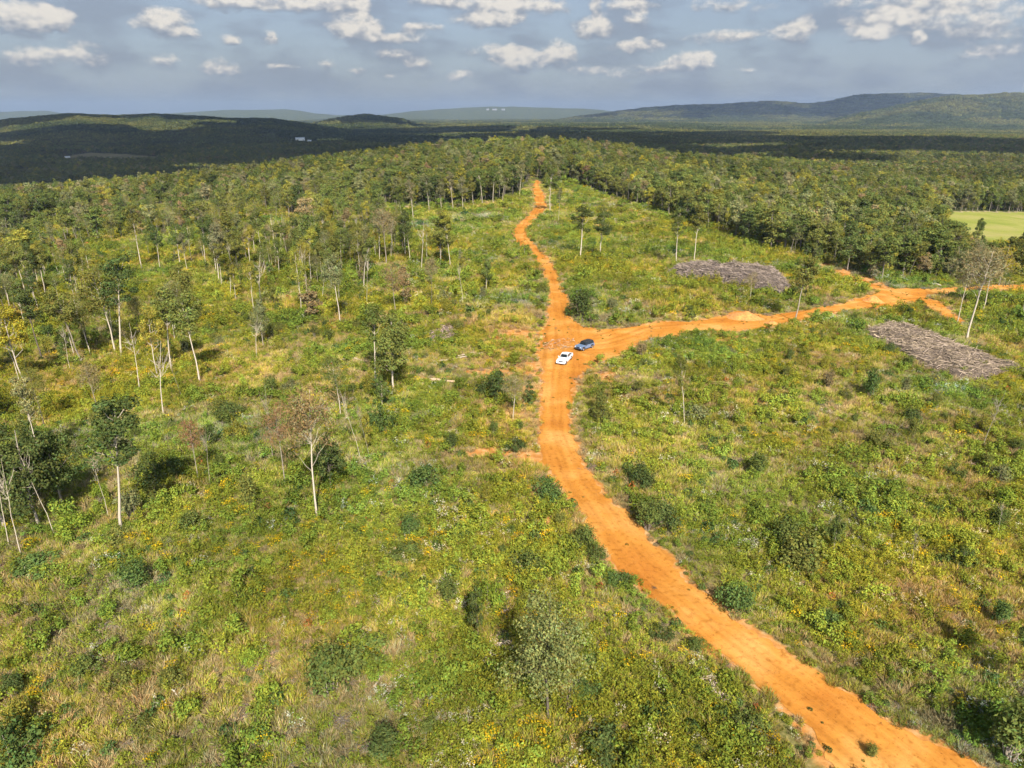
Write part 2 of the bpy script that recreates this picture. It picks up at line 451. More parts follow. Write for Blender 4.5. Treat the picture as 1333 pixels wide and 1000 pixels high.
def road_mat():
    m, nt, out = new_mat('orange_clay'); L = nt.links.new
    tc = N(nt, 'ShaderNodeTexCoord')
    ac = N(nt, 'ShaderNodeAttribute', attribute_type='GEOMETRY', attribute_name='along')
    def noise(vec, scale, det=5, dist=0.0):
        n = N(nt, 'ShaderNodeTexNoise'); n.inputs['Scale'].default_value = scale; n.inputs['Detail'].default_value = det; n.inputs['Distortion'].default_value = dist
        L(vec, n.inputs['Vector']); return n.outputs['Fac']
    def ramp(fac, stops):
        r = N(nt, 'ShaderNodeValToRGB'); e = r.color_ramp.elements
        e[0].position, e[0].color = stops[0][0], (*stops[0][1], 1)
        e[1].position, e[1].color = stops[-1][0], (*stops[-1][1], 1)
        for p, c in stops[1:-1]:
            q = e.new(p); q.color = (*c, 1)
        L(fac, r.inputs[0]); return r.outputs[0]
    def mixf(f, a, b, mode='MIX'):
        x = N(nt, 'ShaderNodeMix', data_type='RGBA', blend_type=mode)
        if isinstance(f, float): x.inputs[0].default_value = f
        else: L(f, x.inputs[0])
        L(a, x.inputs[6]); L(b, x.inputs[7]); return x.outputs[2]
    base = ramp(noise(tc.outputs['Object'], 0.11, 5, .3), [(0.3, (.325, .122, .021)), (0.48, (.39, .168, .031)), (0.68, (.47, .242, .070))])
    mp = N(nt, 'ShaderNodeMapping'); mp.inputs['Scale'].default_value = (.75, .03, 1); L(ac.outputs['Vector'], mp.inputs[0])
    streak = ramp(noise(mp.outputs[0], 1.0, 4), [(0.30, (.74, .68, .62)), (0.5, (1, 1, 1)), (0.7, (1.10, 1.14, 1.25))])
    c = mixf(.85, base, streak, 'MULTIPLY')
    sx = N(nt, 'ShaderNodeSeparateXYZ'); L(ac.outputs['Vector'], sx.inputs[0])
    wob = N(nt, 'ShaderNodeMath', operation='MULTIPLY_ADD'); L(noise(tc.outputs['Object'], .12, 3), wob.inputs[0]); wob.inputs[1].default_value = 1.6; L(sx.outputs['X'], wob.inputs[2])
    sb = N(nt, 'ShaderNodeMath', operation='SUBTRACT'); L(wob.outputs[0], sb.inputs[0]); sb.inputs[1].default_value = .8
    ab = N(nt, 'ShaderNodeMath', operation='ABSOLUTE'); L(sb.outputs[0], ab.inputs[0])
    rut = ramp(N2(nt, ab.outputs[0]), [(0.12, (1, 1, 1)), (.22, (.88, .85, .82)), (.34, (1.06, 1.09, 1.16)), (.55, (1.0, 1.0, 1.0)), (.7, (.90, .88, .85)), (.9, (1, 1, 1))])
    c = mixf(noise(tc.outputs['Object'], .07, 4), c, rut, 'MULTIPLY')
    sp = ramp(noise(tc.outputs['Object'], 1.7, 6), [(0.30, (.68, .60, .52)), (0.45, (1, 1, 1)), (.6, (1.08, 1.06, 1.05))])
    c = mixf(.8, c, sp, 'MULTIPLY')
    peb = ramp(noise(tc.outputs['Object'], 7.0, 3), [(0.29, (.35, .22, .14)), (0.36, (1, 1, 1)), (.5, (1, 1, 1))])
    c = mixf(.8, c, peb, 'MULTIPLY')
    p = N(nt, 'ShaderNodeBsdfDiffuse'); L(c, p.inputs['Color'])
    b1 = N(nt, 'ShaderNodeBump'); b1.inputs['Strength'].default_value = .7; b1.inputs['Distance'].default_value = .2
    L(noise(mp.outputs[0], 1.4, 5), b1.inputs['Height'])
    b2 = N(nt, 'ShaderNodeBump'); b2.inputs['Strength'].default_value = .5; b2.inputs['Distance'].default_value = .15
    L(noise(tc.outputs['Object'], 1.2, 6), b2.inputs['Height']); L(b1.outputs[0], b2.inputs['Normal'])
    L(b2.outputs[0], p.inputs['Normal'])
    L(p.outputs[0], out.inputs['Surface'])
    return m

def road_z(x, y):
    return height(x, y) + 0.035 + 0.00035 * np.hypot(x, y)

def build_road():
    st = 0.45
    xs = np.arange(-14, 205, st); ys = np.arange(34, 540, st)
    X, Y = np.meshgrid(xs, ys)
    S = road_sd(X.ravel(), Y.ravel()).reshape(X.shape)
    Z = road_z(X, Y)
    ny, nx = X.shape
    full = (S[:-1, :-1] > 0) & (S[:-1, 1:] > 0) & (S[1:, 1:] > 0) & (S[1:, :-1] > 0)
    anyi = (S[:-1, :-1] > 0) | (S[:-1, 1:] > 0) | (S[1:, 1:] > 0) | (S[1:, :-1] > 0)
    idx = np.full(X.shape, -1)
    V = []; F = []
    def vid(i, j):
        if idx[i, j] < 0:
            idx[i, j] = len(V); V.append((X[i, j], Y[i, j]))
        return int(idx[i, j])
    for i, j in zip(*np.nonzero(full)):
        F.append([vid(i, j), vid(i, j + 1), vid(i + 1, j + 1), vid(i + 1, j)])
    for i, j in zip(*np.nonzero(anyi & ~full)):
        cs = [(i, j), (i, j + 1), (i + 1, j + 1), (i + 1, j)]
        poly = []
        for k in range(4):
            a = cs[k]; b = cs[(k + 1) % 4]
            sa, sb = S[a], S[b]
            if sa > 0: poly.append(vid(*a))
            if (sa > 0) != (sb > 0):
                t = sa / (sa - sb)
                V.append((X[a] + (X[b] - X[a]) * t, Y[a] + (Y[b] - Y[a]) * t)); poly.append(len(V) - 1)
        if len(poly) >= 3: F.append(poly)
    V = np.array(V)
    z = road_z(V[:, 0], V[:, 1])
    me = mesh_np('dirt_road', np.column_stack([V, z]), F, road_mat(), smooth=True)
    # along / across coordinates from the two centre lines
    n = len(V)
    cl = np.array([((a[0] + b[0]) / 2, (a[1] + b[1]) / 2) for a, b in [((1091, 1008), (1282, 1005)), ((998, 899), (1150, 931)), ((886, 808), (994, 832)), ((818, 752), (884, 737)), ((764, 682), (826, 682)), ((726, 623), (772, 626)), ((705, 560), (744, 556)), ((707, 500), (744, 510)), ((712, 440), (746, 440)), ((716, 385), (735, 385)), ((707, 353), (723, 353)), ((671, 310), (690, 312)), ((683, 286), (700, 286)), ((696, 262), (710, 262)), ((696, 236), (702, 236))]])
    br = np.array([(735, 452), (790, 450), (850, 431), (920, 426), (1000, 420), (1080, 403), (1160, 388), (1240, 381), (1345, 375)])
    def along(line):
        w = unproject(line[:, 0], line[:, 1])[:, :2]
        best = np.full(n, 1e9); U = np.zeros(n); W = np.zeros(n); acc = 0
        for k in range(len(w) - 1):
            a, b = w[k], w[k + 1]; d = b - a; Ln = np.linalg.norm(d); d = d / Ln
            q = V - a; t = np.clip(q @ d, 0, Ln); e = q - t[:, None] * d
            dist = np.hypot(e[:, 0], e[:, 1]); s = np.sign(d[0] * q[:, 1] - d[1] * q[:, 0])
            m = dist < best
            best = np.where(m, dist, best); U = np.where(m, acc + t, U); W = np.where(m, dist * s, W); acc += Ln
        return best, U, W
    b1, u1, w1 = along(cl); b2, u2, w2 = along(br)
    m = b2 < b1 - 1
    U = np.where(m, u2 + 900, u1); W = np.where(m, w2, w1)
    a = me.attributes.new('along', 'FLOAT_VECTOR', 'POINT')
    a.data.foreach_set('vector', np.column_stack([W, U, np.zeros(n)]).astype(np.float32).ravel())
    o = link('dirt_road', me); tag(o, kind='structure')

build_road()

# ------------------------------------------------------------------ vegetation prototypes
def var_col(n, rng, lo=.65, hi=1.3, hue=.12):
    v = rng.uniform(lo, hi, n)[:, None]
    h = rng.normal(0, hue, n)[:, None]
    return np.clip(np.concatenate([v * (1 + h), v, v * (1 - h * .5)], 1), .05, 3)

def limb_path(a, b, rng, n=4, wob=.12):
    a = np.asarray(a, float); b = np.asarray(b, float)
    t = np.linspace(0, 1, n)[:, None]
    p = a + (b - a) * t
    L = np.linalg.norm(b - a)
    p[1:-1] += rng.normal(0, wob * L * .35, (n - 2, 3))
    return p

def tree_proto(kind, seed, lod=0):
    """returns (trunk MB, crown MB) for a tree about 15 m tall"""
    rng = np.random.default_rng(seed)
    T = MB(); C = MB()
    if kind == 'oak':
        H = rng.uniform(13.5, 16.5); cb = H * rng.uniform(.12, .26); cr = rng.uniform(2.9, 4.2); nl = 28; per = 270; ls = .33
    elif kind == 'slender':
        H = rng.uniform(14, 17); cb = H * rng.uniform(.36, .5); cr = rng.uniform(2.3, 3.1); nl = 20; per = 170; ls = .28
    elif kind == 'bushy':
        H = rng.uniform(8, 10); cb = H * .08; cr = rng.uniform(2.0, 2.6); nl = 20; per = 95; ls = .36
    elif kind == 'airy':
        H = 13.0; cb = H * .12; cr = 3.2; nl = 42; per = 200; ls = .19
    elif kind == 'twiggy':
        H = rng.uniform(13, 16); cb = H * .38; cr = rng.uniform(2.6, 3.4); nl = 30; per = 105; ls = .24
    else:
        H = rng.uniform(11, 15); cb = H * .5; cr = 1.8; nl = 7; per = 0; ls = .3
    if lod: per = int(per * (.36 if lod == 1 else .13)); ls *= (1.55 if lod == 1 else 2.4)
    # trunk, sometimes leaning
    lean = rng.normal(0, .045, 2) * H * (1.6 if kind in ('slender', 'snag') else 1)
    npt = 8
    tz = np.linspace(0, 1, npt)
    tp = np.column_stack([lean[0] * tz ** 1.4 + np.cumsum(rng.normal(0, .07, npt)), lean[1] * tz ** 1.4 + np.cumsum(rng.normal(0, .07, npt)), tz * H * (.86 if kind != 'snag' else 1)])
    tp[0, :2] = 0; tp[0, 2] = -.6
    r0 = {'oak': .26, 'slender': .18, 'bushy': .12, 'twiggy': .16, 'airy': .17, 'snag': .13}[kind] * .72
    rad = r0 * (1 - .82 * tz); rad[0] *= 1.3
    bark = np.array([1.0, 1.0, 1.0])
    T.tube(tp, rad, bark, 6 if not lod else 4)
    def trunk_at(z):
        return np.array([np.interp(z, tp[:, 2], tp[:, 0]), np.interp(z, tp[:, 2], tp[:, 1]), z])
    ch = (H - cb) / 2; cz = cb + ch
    for k in range(nl):
        # lobe centres spread through an uneven egg
        q = rng.normal(size=3); q /= np.linalg.norm(q)
        rr = rng.uniform(.35, .95)
        zt = q[2] * rr
        wid = {'oak': 1.0, 'slender': .95, 'bushy': 1.0, 'twiggy': 1.0, 'airy': 1.0, 'snag': 1.0}[kind] * (1 - .35 * max(zt, 0)) * (1 + .12 * math.sin(seed + k))
        base = trunk_at(min(cz + zt * ch, H * .85))
        c = np.array([base[0] + q[0] * rr * cr * wid, base[1] + q[1] * rr * cr * wid, cz + zt * ch * .92])
        lr = cr * rng.uniform(.20, .44)
        if kind == 'bushy': lr *= .9
        zs = max(cb * .7, c[2] - rng.uniform(.8, 2.6) * (1 if kind != 'bushy' else .5))
        zs = min(zs, H * .82)
        s = trunk_at(zs)
        if lod < 2:
            T.tube(limb_path(s, c, rng, 4, .18), np.linspace(r0 * (.2 if kind in ('twiggy', 'airy') else .3), .014, 4), bark, 4 if not lod else 3)
        if kind == 'snag':
            for _ in range(3):
                e = c + rng.normal(0, .7, 3) + [0, 0, .7]
                T.tube(limb_path((s + c) / 2, e, rng, 3, .2), [.035, .025, .012], bark, 3)
            continue
        n = int(per * rng.uniform(.6, 1.3)) + 1
        d = rng.normal(size=(n, 3)); d /= np.linalg.norm(d, axis=1)[:, None]
        rad_l = lr * rng.uniform(.35, 1.08, n) ** .7
        pos = c + d * rad_l[:, None] * np.array([1.1, 1.1, .8])
        nor = d + np.array([0, 0, .75]) + rng.normal(0, .55, (n, 3))
        size = ls * rng.uniform(.6, 1.35, n)
        if kind == 'twiggy':
            half = n // 2
            for a in range(0, half, 3):
                e = pos[a] + d[a] * .5 + [0, 0, .25]
                C.leaves(np.array([(pos[a] + e) / 2]), np.array([rng.normal(size=3)]), 1.1, np.array([[1.25, 1.05, .95]]) * rng.uniform(.7, 1.1), .06, rng)
            pos, nor, size = pos[half:], nor[half:], size[half:] * .9
            n = len(pos)
        lobe_tone = rng.uniform(.8, 1.18)
        C.leaves(pos, nor, size, var_col(n, rng) * lobe_tone, .62, rng)
    if kind == 'bushy':            # a central leader so the top is ragged
        n = int(per * 2)
        pos = np.column_stack([rng.normal(0, .45, n), rng.normal(0, .45, n), rng.uniform(H * .5, H * 1.02, n)])
        C.leaves(pos, rng.normal(size=(n, 3)) + [0, 0, .5], ls * rng.uniform(.5, 1.1, n), var_col(n, rng), .6, rng)
    return T, C, H, cr

def shrub_proto(seed, kind='round'):
    rng = np.random.default_rng(seed)
    T = MB(); C = MB()
    H = 2.2; 
    nl = 16; sx_, sy_, ox = rng.uniform(.95, 1.35), rng.uniform(.65, 1.0), 0
    for k in range(nl):
        a = rng.uniform(0, 2 * math.pi); r = math.sqrt(rng.uniform(0, 1)) * (1.15 if kind == 'round' else .7)
        zc = (1.55 - .65 * r * r + rng.normal(0, .16)) * (1 if kind == 'round' else 1.45)
        zc *= rng.uniform(.45, 1.0) ** .6
        c = np.array([math.cos(a) * r * sx_ + ox, math.sin(a) * r * sy_, zc * rng.uniform(.75, 1.25)])
        T.tube(limb_path((math.cos(a) * .1, math.sin(a) * .1, -.15), c, rng, 4, .12), np.linspace(.035, .012, 4), np.ones(3), 3)
        n = 150
        d = rng.normal(size=(n, 3)); d /= np.linalg.norm(d, axis=1)[:, None]
        pos = c + d * (rng.uniform(.1, .72, n) * rng.uniform(.6, 1.25))[:, None]
        pos[:, 2] = np.maximum(pos[:, 2], .08)
        C.leaves(pos, d + [0, 0, .8] + rng.normal(0, .5, (n, 3)), .155 * rng.uniform(.6, 1.5, n), var_col(n, rng) * rng.uniform(.8, 1.2), .55, rng)
    return T, C

def clump_proto(kind, seed):
    """a tuft of weeds about a metre across: one mesh, several colours"""
    rng = np.random.default_rng(seed)
    M = MB()
    GREEN = np.array([.158, .178, .022]); TAN = np.array([.285, .215, .098]); CREAM = np.array([.34, .32, .22]); YEL = np.array([.40, .27, .012]); BROWN = np.array([.19, .125, .07]); DARK = np.array([.065, .098, .026]); RED = np.array([.26, .085, .03])
    def dome(n, r, h, size, col, asp=.5, zlo=.1):
        a = rng.uniform(0, 6.283, n); q = np.sqrt(rng.uniform(0, 1, n)) * r
        top = h * (1 - .55 * (q / r) ** 2)
        z = top * rng.uniform(zlo, 1.05, n) ** .6
        pos = np.column_stack([np.cos(a) * q, np.sin(a) * q, z])
        nor = np.column_stack([np.cos(a) * .6, np.sin(a) * .6, np.full(n, .9)]) + rng.normal(0, .6, (n, 3))
        M.leaves(pos, nor, size * rng.uniform(.6, 1.5, n), col * var_col(n, rng), asp, rng)
    def blades(n, r, h, w, col):
        a = rng.uniform(0, 6.283, n); q = np.sqrt(rng.uniform(0, 1, n)) * r
        b = np.column_stack([np.cos(a) * q, np.sin(a) * q, np.full(n, -.05)])
        l = h * rng.uniform(.5, 1.15, n)
        dirv = np.column_stack([np.cos(a) * .45, np.sin(a) * .45, np.ones(n)]) + rng.normal(0, .3, (n, 3))
        dirv /= np.linalg.norm(dirv, axis=1)[:, None]
        tip = b + dirv * l[:, None] + np.column_stack([rng.normal(0, .1, n), rng.normal(0, .1, n), np.zeros(n)])
        mid = b + dirv * l[:, None] * .55
        s = np.cross(dirv, rng.normal(size=(n, 3))); s /= np.linalg.norm(s, axis=1)[:, None] + 1e-9
        V = np.stack([b - s * w * .3, mid - s * w * .5, tip, mid + s * w * .5], 1)
        M.add(V.reshape(-1, 3), np.arange(4 * n).reshape(n, 4), col * var_col(n, rng))
    if kind == 'leafy':
        dome(150, .62, .85, .17, GREEN); blades(18, .5, .95, .05, GREEN * 1.1)
    elif kind == 'tall':
        for k in range(7):
            c = rng.normal(0, .32, 2); hh = rng.uniform(.8, 1.6); n = 26
            pos = np.column_stack([c[0] + rng.normal(0, .09, n), c[1] + rng.normal(0, .09, n), rng.uniform(.1, 1, n) * hh])
            M.leaves(pos, rng.normal(size=(n, 3)) + [0, 0, .7], .2 * rng.uniform(.6, 1.3, n), GREEN * np.array([1.05, 1, 1]) * var_col(n, rng), .35, rng)
    elif kind == 'grass':
        blades(120, .5, .8, .045, GREEN * np.array([1.45, 1.25, 1.6])); blades(40, .5, .9, .04, TAN)
    elif kind == 'dry':
        blades(130, .55, .75, .045, TAN); dome(30, .5, .35, .14, BROWN * 1.2)
    elif kind == 'plume':
        dome(85, .5, .8, .17, GREEN * np.array([1, 1.05, 1.4]))
        for k in range(4):
            c = rng.normal(0, .26, 2); n = 13
            pos = np.column_stack([c[0] + rng.normal(0, .13, n), c[1] + rng.normal(0, .13, n), rng.uniform(.65, 1.1) + rng.normal(0, .09, n)])
            M.leaves(pos, rng.normal(0, .5, (n, 3)) + [0, 0, 1], .12 * rng.uniform(.6, 1.3, n), CREAM * var_col(n, rng, .8, 1.2, .04), .7, rng)
    elif kind == 'gold':
        dome(80, .5, .75, .16, GREEN)
        n = 42; a = rng.uniform(0, 6.283, n); q = np.sqrt(rng.uniform(0, 1, n)) * .5
        pos = np.column_stack([np.cos(a) * q, np.sin(a) * q, .95 - .5 * q * q / .25 * .5 + rng.normal(0, .1, n)])
        M.leaves(pos, rng.normal(0, .5, (n, 3)) + [0, 0, 1], .13 * rng.uniform(.6, 1.4, n), YEL * var_col(n, rng, .6, 1.15, .08), .6, rng)
    elif kind == 'brush':
        for k in range(26):
            c = np.append(rng.normal(0, .4, 2), rng.uniform(0, .15)); e = c + np.append(rng.normal(0, .5, 2), rng.uniform(.0, .4))
            M.tube(np.array([c, e]), [.022, .01], np.array([.24, .19, .15]) * rng.uniform(.6, 1.2), 3)
        dome(34, .6, .4, .15, BROWN * 1.3); blades(30, .5, .5, .04, TAN * .85)
    elif kind == 'dark':
        dome(150, .6, .95, .19, DARK, .6)
    elif kind == 'bush':
        for k in range(9):
            c = rng.normal(0, .5, 2); hh = rng.uniform(.7, 1.7); n = 44
            d = rng.normal(size=(n, 3)); d /= np.linalg.norm(d, axis=1)[:, None]
            pos = np.array([c[0], c[1], hh * .75]) + d * np.array([.42, .42, .38]) * rng.uniform(.4, 1.05, n)[:, None]
            pos[:, 2] = np.maximum(pos[:, 2], .05)
            M.leaves(pos, d + [0, 0, .8] + rng.normal(0, .5, (n, 3)), .19 * rng.uniform(.6, 1.4, n), GREEN * np.array([.85, .95, 1.1]) * rng.uniform(.8, 1.15) * var_col(n, rng), .55, rng)
    elif kind == 'red':
        dome(60, .5, .7, .17, GREEN); dome(60, .45, .9, .15, RED, .5, .5)
    return M.build('weed_clump', [WEED])

CLUMP_KINDS = ['leafy', 'leafy', 'leafy', 'tall', 'tall', 'grass', 'grass', 'dry', 'dry', 'plume', 'gold', 'brush', 'dark', 'dark', 'red', 'bush', 'bush', 'bush']
CLUMPS = [clump_proto(k, 100 + i) for i, k in enumerate(CLUMP_KINDS)]

# ------------------------------------------------------------------ stuff: instanced meshes on points
def scatter_stuff(name, pts, rot, scl, idx, tint, protos, label, cat):
    me = bpy.data.meshes.new(name)
    n = len(pts)
    me.vertices.add(n); me.vertices.foreach_set('co', np.asarray(pts, np.float32).ravel())
    a = me.attributes.new('rot', 'FLOAT_VECTOR', 'POINT'); a.data.foreach_set('vector', np.asarray(rot, np.float32).ravel())
    a = me.attributes.new('scl', 'FLOAT_VECTOR', 'POINT'); a.data.foreach_set('vector', np.asarray(scl, np.float32).ravel())
    a = me.attributes.new('pick', 'INT', 'POINT'); a.data.foreach_set('value', np.asarray(idx, np.int32))
    a = me.attributes.new('color', 'FLOAT_COLOR', 'POINT'); a.data.foreach_set('color', np.column_stack([tint, np.ones(n)]).astype(np.float32).ravel())
    o = link(name, me)
    ng = bpy.data.node_groups.new(name + '_scatter', 'GeometryNodeTree')
    ng.interface.new_socket('Geometry', in_out='INPUT', socket_type='NodeSocketGeometry')
    ng.interface.new_socket('Geometry', in_out='OUTPUT', socket_type='NodeSocketGeometry')
    gi = ng.nodes.new('NodeGroupInput'); go = ng.nodes.new('NodeGroupOutput')
    L = ng.links.new
    m2p = ng.nodes.new('GeometryNodeMeshToPoints'); L(gi.outputs[0], m2p.inputs['Mesh'])
    def attr(nm, t):
        q = ng.nodes.new('GeometryNodeInputNamedAttribute'); q.data_type = t; q.inputs['Name'].default_value = nm; return q.outputs['Attribute']
    ar, asc, ai = attr('rot', 'FLOAT_VECTOR'), attr('scl', 'FLOAT_VECTOR'), attr('pick', 'INT')
    e2r = ng.nodes.new('FunctionNodeEulerToRotation'); L(ar, e2r.inputs[0])
    jn = ng.nodes.new('GeometryNodeJoinGeometry')
    for k, pm in enumerate(protos):
        po = bpy.data.objects.new(name + '_source', pm)          # never linked: only its mesh is read
        oi = ng.nodes.new('GeometryNodeObjectInfo'); oi.inputs['Object'].default_value = po; oi.inputs['As Instance'].default_value = False
        cp = ng.nodes.new('FunctionNodeCompare'); cp.data_type = 'INT'; cp.operation = 'EQUAL'
        L(ai, cp.inputs[2]); cp.inputs[3].default_value = k
        ip = ng.nodes.new('GeometryNodeInstanceOnPoints')
        L(m2p.outputs[0], ip.inputs['Points']); L(cp.outputs[0], ip.inputs['Selection']); L(oi.outputs['Geometry'], ip.inputs['Instance'])
        L(e2r.outputs[0], ip.inputs['Rotation']); L(asc, ip.inputs['Scale'])
        L(ip.outputs[0], jn.inputs[0])
    L(jn.outputs[0], go.inputs[0])
    md = o.modifiers.new('scatter', 'NODES'); md.node_group = ng
    tag(o, label, cat, kind='stuff')
    return o

def jitter_grid(y0, y1, step, tmax=0.80):
    xs = np.arange(-tmax * y1 - 20, tmax * y1 + 20, step); ys = np.arange(y0, y1, step)
    X, Y = np.meshgrid(xs, ys)
    X = X.ravel() + RNG.uniform(-.5, .5, X.size) * step; Y = Y.ravel() + RNG.uniform(-.5, .5, Y.size) * step
    m = (np.abs(X) < tmax * Y + 20) & (Y > y0) & (Y < y1)
    return X[m], Y[m]

# ---- undergrowth
def build_undergrowth():
    P = []; 
    for y0, y1, step, sc in ((24, 80, .72, .92), (80, 170, .98, 1.12), (170, 340, 1.6, 1.6), (340, 760, 3.2, 2.6)):
        x, y = jitter_grid(y0, y1, step)
        P.append(np.column_stack([x, y, np.full(len(x), sc)]))
    P = np.concatenate(P); x, y, sc = P.T
    z = height(x, y)
    px, py, f = project(x, y, z)
    m = (px > -170) & (px < 1503) & (py < 1130) & visible(x, y, z + 1.5, .0015)
    fd = forest_density(px, py)
    m &= ~((fd > .9) & (y > 420))
    m &= ~in_poly(px, py, FIELD_R)
    sd = road_sd(x, y)
    m &= sd < -.35
    for pl in (PILE_R, PILE_L):
        ip = in_poly(x, y, pl); dd = poly_dist(x, y, pl) + (fbm(x / 4, y / 4, 77, 3) - .5) * 4
        m &= ~(ip & (dd > .9) & (RNG.uniform(size=len(x)) > .06))
    soil = soil_mask(px, py)
    m &= RNG.uniform(size=len(x)) > np.clip(soil * 1.5 - .25, 0, .93)
    x, y, sc, z, px, py, sd, soil = [a[m] for a in (x, y, sc, z, px, py, sd, soil)]
    n = len(x)
    # which plants grow where
    dry = fbm(x / 16, y / 16, 201, 4)
    dry = dry + .14 * sstep(700, 400, px) * sstep(620, 800, py) - .10 * sstep(800, 1000, px) * sstep(560, 700, py)
    dry = dry + .20 * sstep(-5, -.5, sd) + .25 * soil + .10 * np.exp(-((px - 680) / 60) ** 2 - ((py - 400) / 45) ** 2) * 2 + .08*np.exp(-((px-1180)/120)**2-((py-560)/60)**2)*2
    g = fbm(x / 7, y / 7, 202, 3); g2 = fbm(x / 5, y / 5, 203, 3); g3 = fbm(x / 11, y / 11, 204, 3); u = RNG.uniform(size=n)
    names = np.array(CLUMP_KINDS)
    ids = {k: np.nonzero(names == k)[0] for k in set(CLUMP_KINDS)}
    def pick(k): return ids[k][RNG.integers(0, len(ids[k]), n)]
    def sg(v, c, w): return 1 / (1 + np.exp(-(v - c) / w))
    W = {
        'leafy': 1.1 * (1 - .7 * sg(dry, .55, .04)),
        'tall': .25 + 1.1 * sg(g, .52, .03) * (1 - .6 * sg(dry, .6, .04)),
        'grass': .30 + .9 * sg(dry, .50, .04),
        'dry': .07 + 1.2 * sg(dry, .60, .035),
        'brush': .02 + .5 * sg(dry, .68, .03),
        'bush': .10 + .45 * sg(fbm(x / 9, y / 9, 212, 3), .58, .03),
        'gold': .02 + .6 * sg(g2, .66 - .04 * (px < 760) * (py > 560), .015),
        'plume': .05 + .42 * sg(g3, .60, .025) * (px > 480),
        'dark': .05 + .8 * sg(vnoise(x / 4, y / 4, 207), .86, .03),
        'red': .004 + .9 * sg(vnoise(x / 3.2, y / 3.2, 208), .95, .01) * (px < 800),
    }
    kk = list(W); WM = np.stack([np.broadcast_to(W[k], (n,)) for k in kk], 1); WM = np.cumsum(WM / WM.sum(1, keepdims=True), 1)
    ch = np.minimum((u[:, None] > WM).sum(1), len(kk) - 1)
    idx = np.zeros(n, int)
    for q, k in enumerate(kk): idx = np.where(ch == q, pick(k), idx)
    t1 = fbm(x / 22, y / 22, 205, 3)[:, None]; t2 = fbm(x / 9, y / 9, 206, 3)[:, None]
    tint = np.ones((n, 3)) * (1 + (t2 - .5) * .9)
    tint = tint * (1 + (t1 - .5) * np.array([[.8, .2, -.4]]))
    tint *= RNG.uniform(.75, 1.22, n)[:, None]
    bright = (1 + .12 * sstep(340, 200, py) )[:, None]
    tint = tint * bright * 1.27
    s = sc * RNG.uniform(.5, 1.5, n) * (.8 + .5 * (fbm(x / 6, y / 6, 209, 2) ))
    s *= np.where(sd > -3, .75, 1)
    hz = s * RNG.uniform(.7, 1.2, n) / np.where(sc > 2, 1.35, 1)
    rot = np.column_stack([RNG.normal(0, .1, n), RNG.normal(0, .1, n), RNG.uniform(0, 6.283, n)])
    scatter_stuff('undergrowth', np.column_stack([x, y, z]), rot, np.column_stack([s, s, hz]), idx, np.clip(tint, .35, 2.6), CLUMPS,
                  'yellow-green weeds, dry grass, goldenrod and white plumed flowers covering the cleared ground', 'undergrowth')
    # small sprigs growing on the bare road
    k = 900
    xs = RNG.uniform(-8, 190, 30000); ys = RNG.uniform(36, 330, 30000)
    sdr = road_sd(xs, ys)
    patch = fbm(xs / 4, ys / 4, 301, 3)
    mm = (sdr > -.2) & (RNG.uniform(size=30000) < np.where(sdr < .9, .45, .06) * (patch > .45) + np.where(patch > .62, .25, 0))
    xs, ys = xs[mm], ys[mm]; n = len(xs)
    ss = RNG.uniform(.18, .6, n)
    scatter_stuff('sprigs', np.column_stack([xs, ys, road_z(xs, ys)]), np.column_stack([np.zeros(n), np.zeros(n), RNG.uniform(0, 6.28, n)]), np.column_stack([ss, ss, ss * .8]),
                  RNG.choice([0, 3, 6, 11, 12, 14], n, p=[.3, .15, .15, .15, .15, .1]), np.tile([.75, .75, .75], (n, 1)), CLUMPS,
                  'small dark sprigs of weeds growing through the orange clay of the road', 'weeds')
    print('undergrowth', len(x), 'sprigs', n)

build_undergrowth()

# ------------------------------------------------------------------ trees and shrubs as things
PROTO = {}
for kind, cnt in (('oak', 5), ('slender', 5), ('bushy', 4), ('twiggy', 4), ('snag', 4), ('airy', 1)):
    lst = []
    for i in range(cnt):
        T, C, H, cr = tree_proto(kind, 500 + i * 13 + {'oak': 0, 'slender': 1000, 'bushy': 2000, 'twiggy': 3000, 'snag': 4000, 'airy': 5000}[kind])
        lst.append((T.build('trunk', [BARK], True), C.build('crown', [LEAF]) if C.n else None, H, cr))
    PROTO[kind] = lst
SHRUB = []
for i in range(5):
    T, C = shrub_proto(900 + i, 'round' if i < 3 else 'upright')
    SHRUB.append((T.build('stems', [BARK], True), C.build('foliage', [LEAF])))

TINT = {
    'olive': (.152, .160, .038), 'green': (.120, .148, .036), 'lime': (.240, .225, .038), 'dark': (.084, .110, .032),
    'brown': (.235, .180, .085), 'rust': (.235, .15, .078), 'gold': (.32, .27, .030), 'grey': (.205, .188, .095), 'sage': (.185, .190, .078), 'bluegreen': (.098, .145, .038), 'bright': (.19, .245, .032), 'moss': (.175, .190, .062),
}
PALE = (.42, .36, .275); GREYB = (.26, .22, .17); DARKB = (.11, .09, .07)

def add_tree(x, y, kind, h, tint, bark, label, cat='tree', group=None, variant=None, wide=1.0, lean=None, rz=None):
    lst = PROTO[kind]
    v = random.randrange(len(lst)) if variant is None else variant
    tm, cm, H, cr = lst[v]
    s = h / H
    name = {'snag': 'dead_tree', 'bushy': 'young_tree'}.get(kind, 'tree')
    z = float(height(np.array([x]), np.array([y]))[0])
    e = empty(name, (x, y, z), random.uniform(0, 6.283) if rz is None else rz, (s * wide, s * wide, s))
    if lean: e.rotation_euler = (lean[0], lean[1], e.rotation_euler[2])
    t = link('trunk', tm, e); t.color = (*bark, 1)
    if cm is not None:
        c = link('crown', cm, e); j = random.uniform(.85, 1.15)
        c.color = (tint[0] * j * random.uniform(.92, 1.1), tint[1] * j, tint[2] * j, 1)
    tag(e, label, cat, group)
    return e

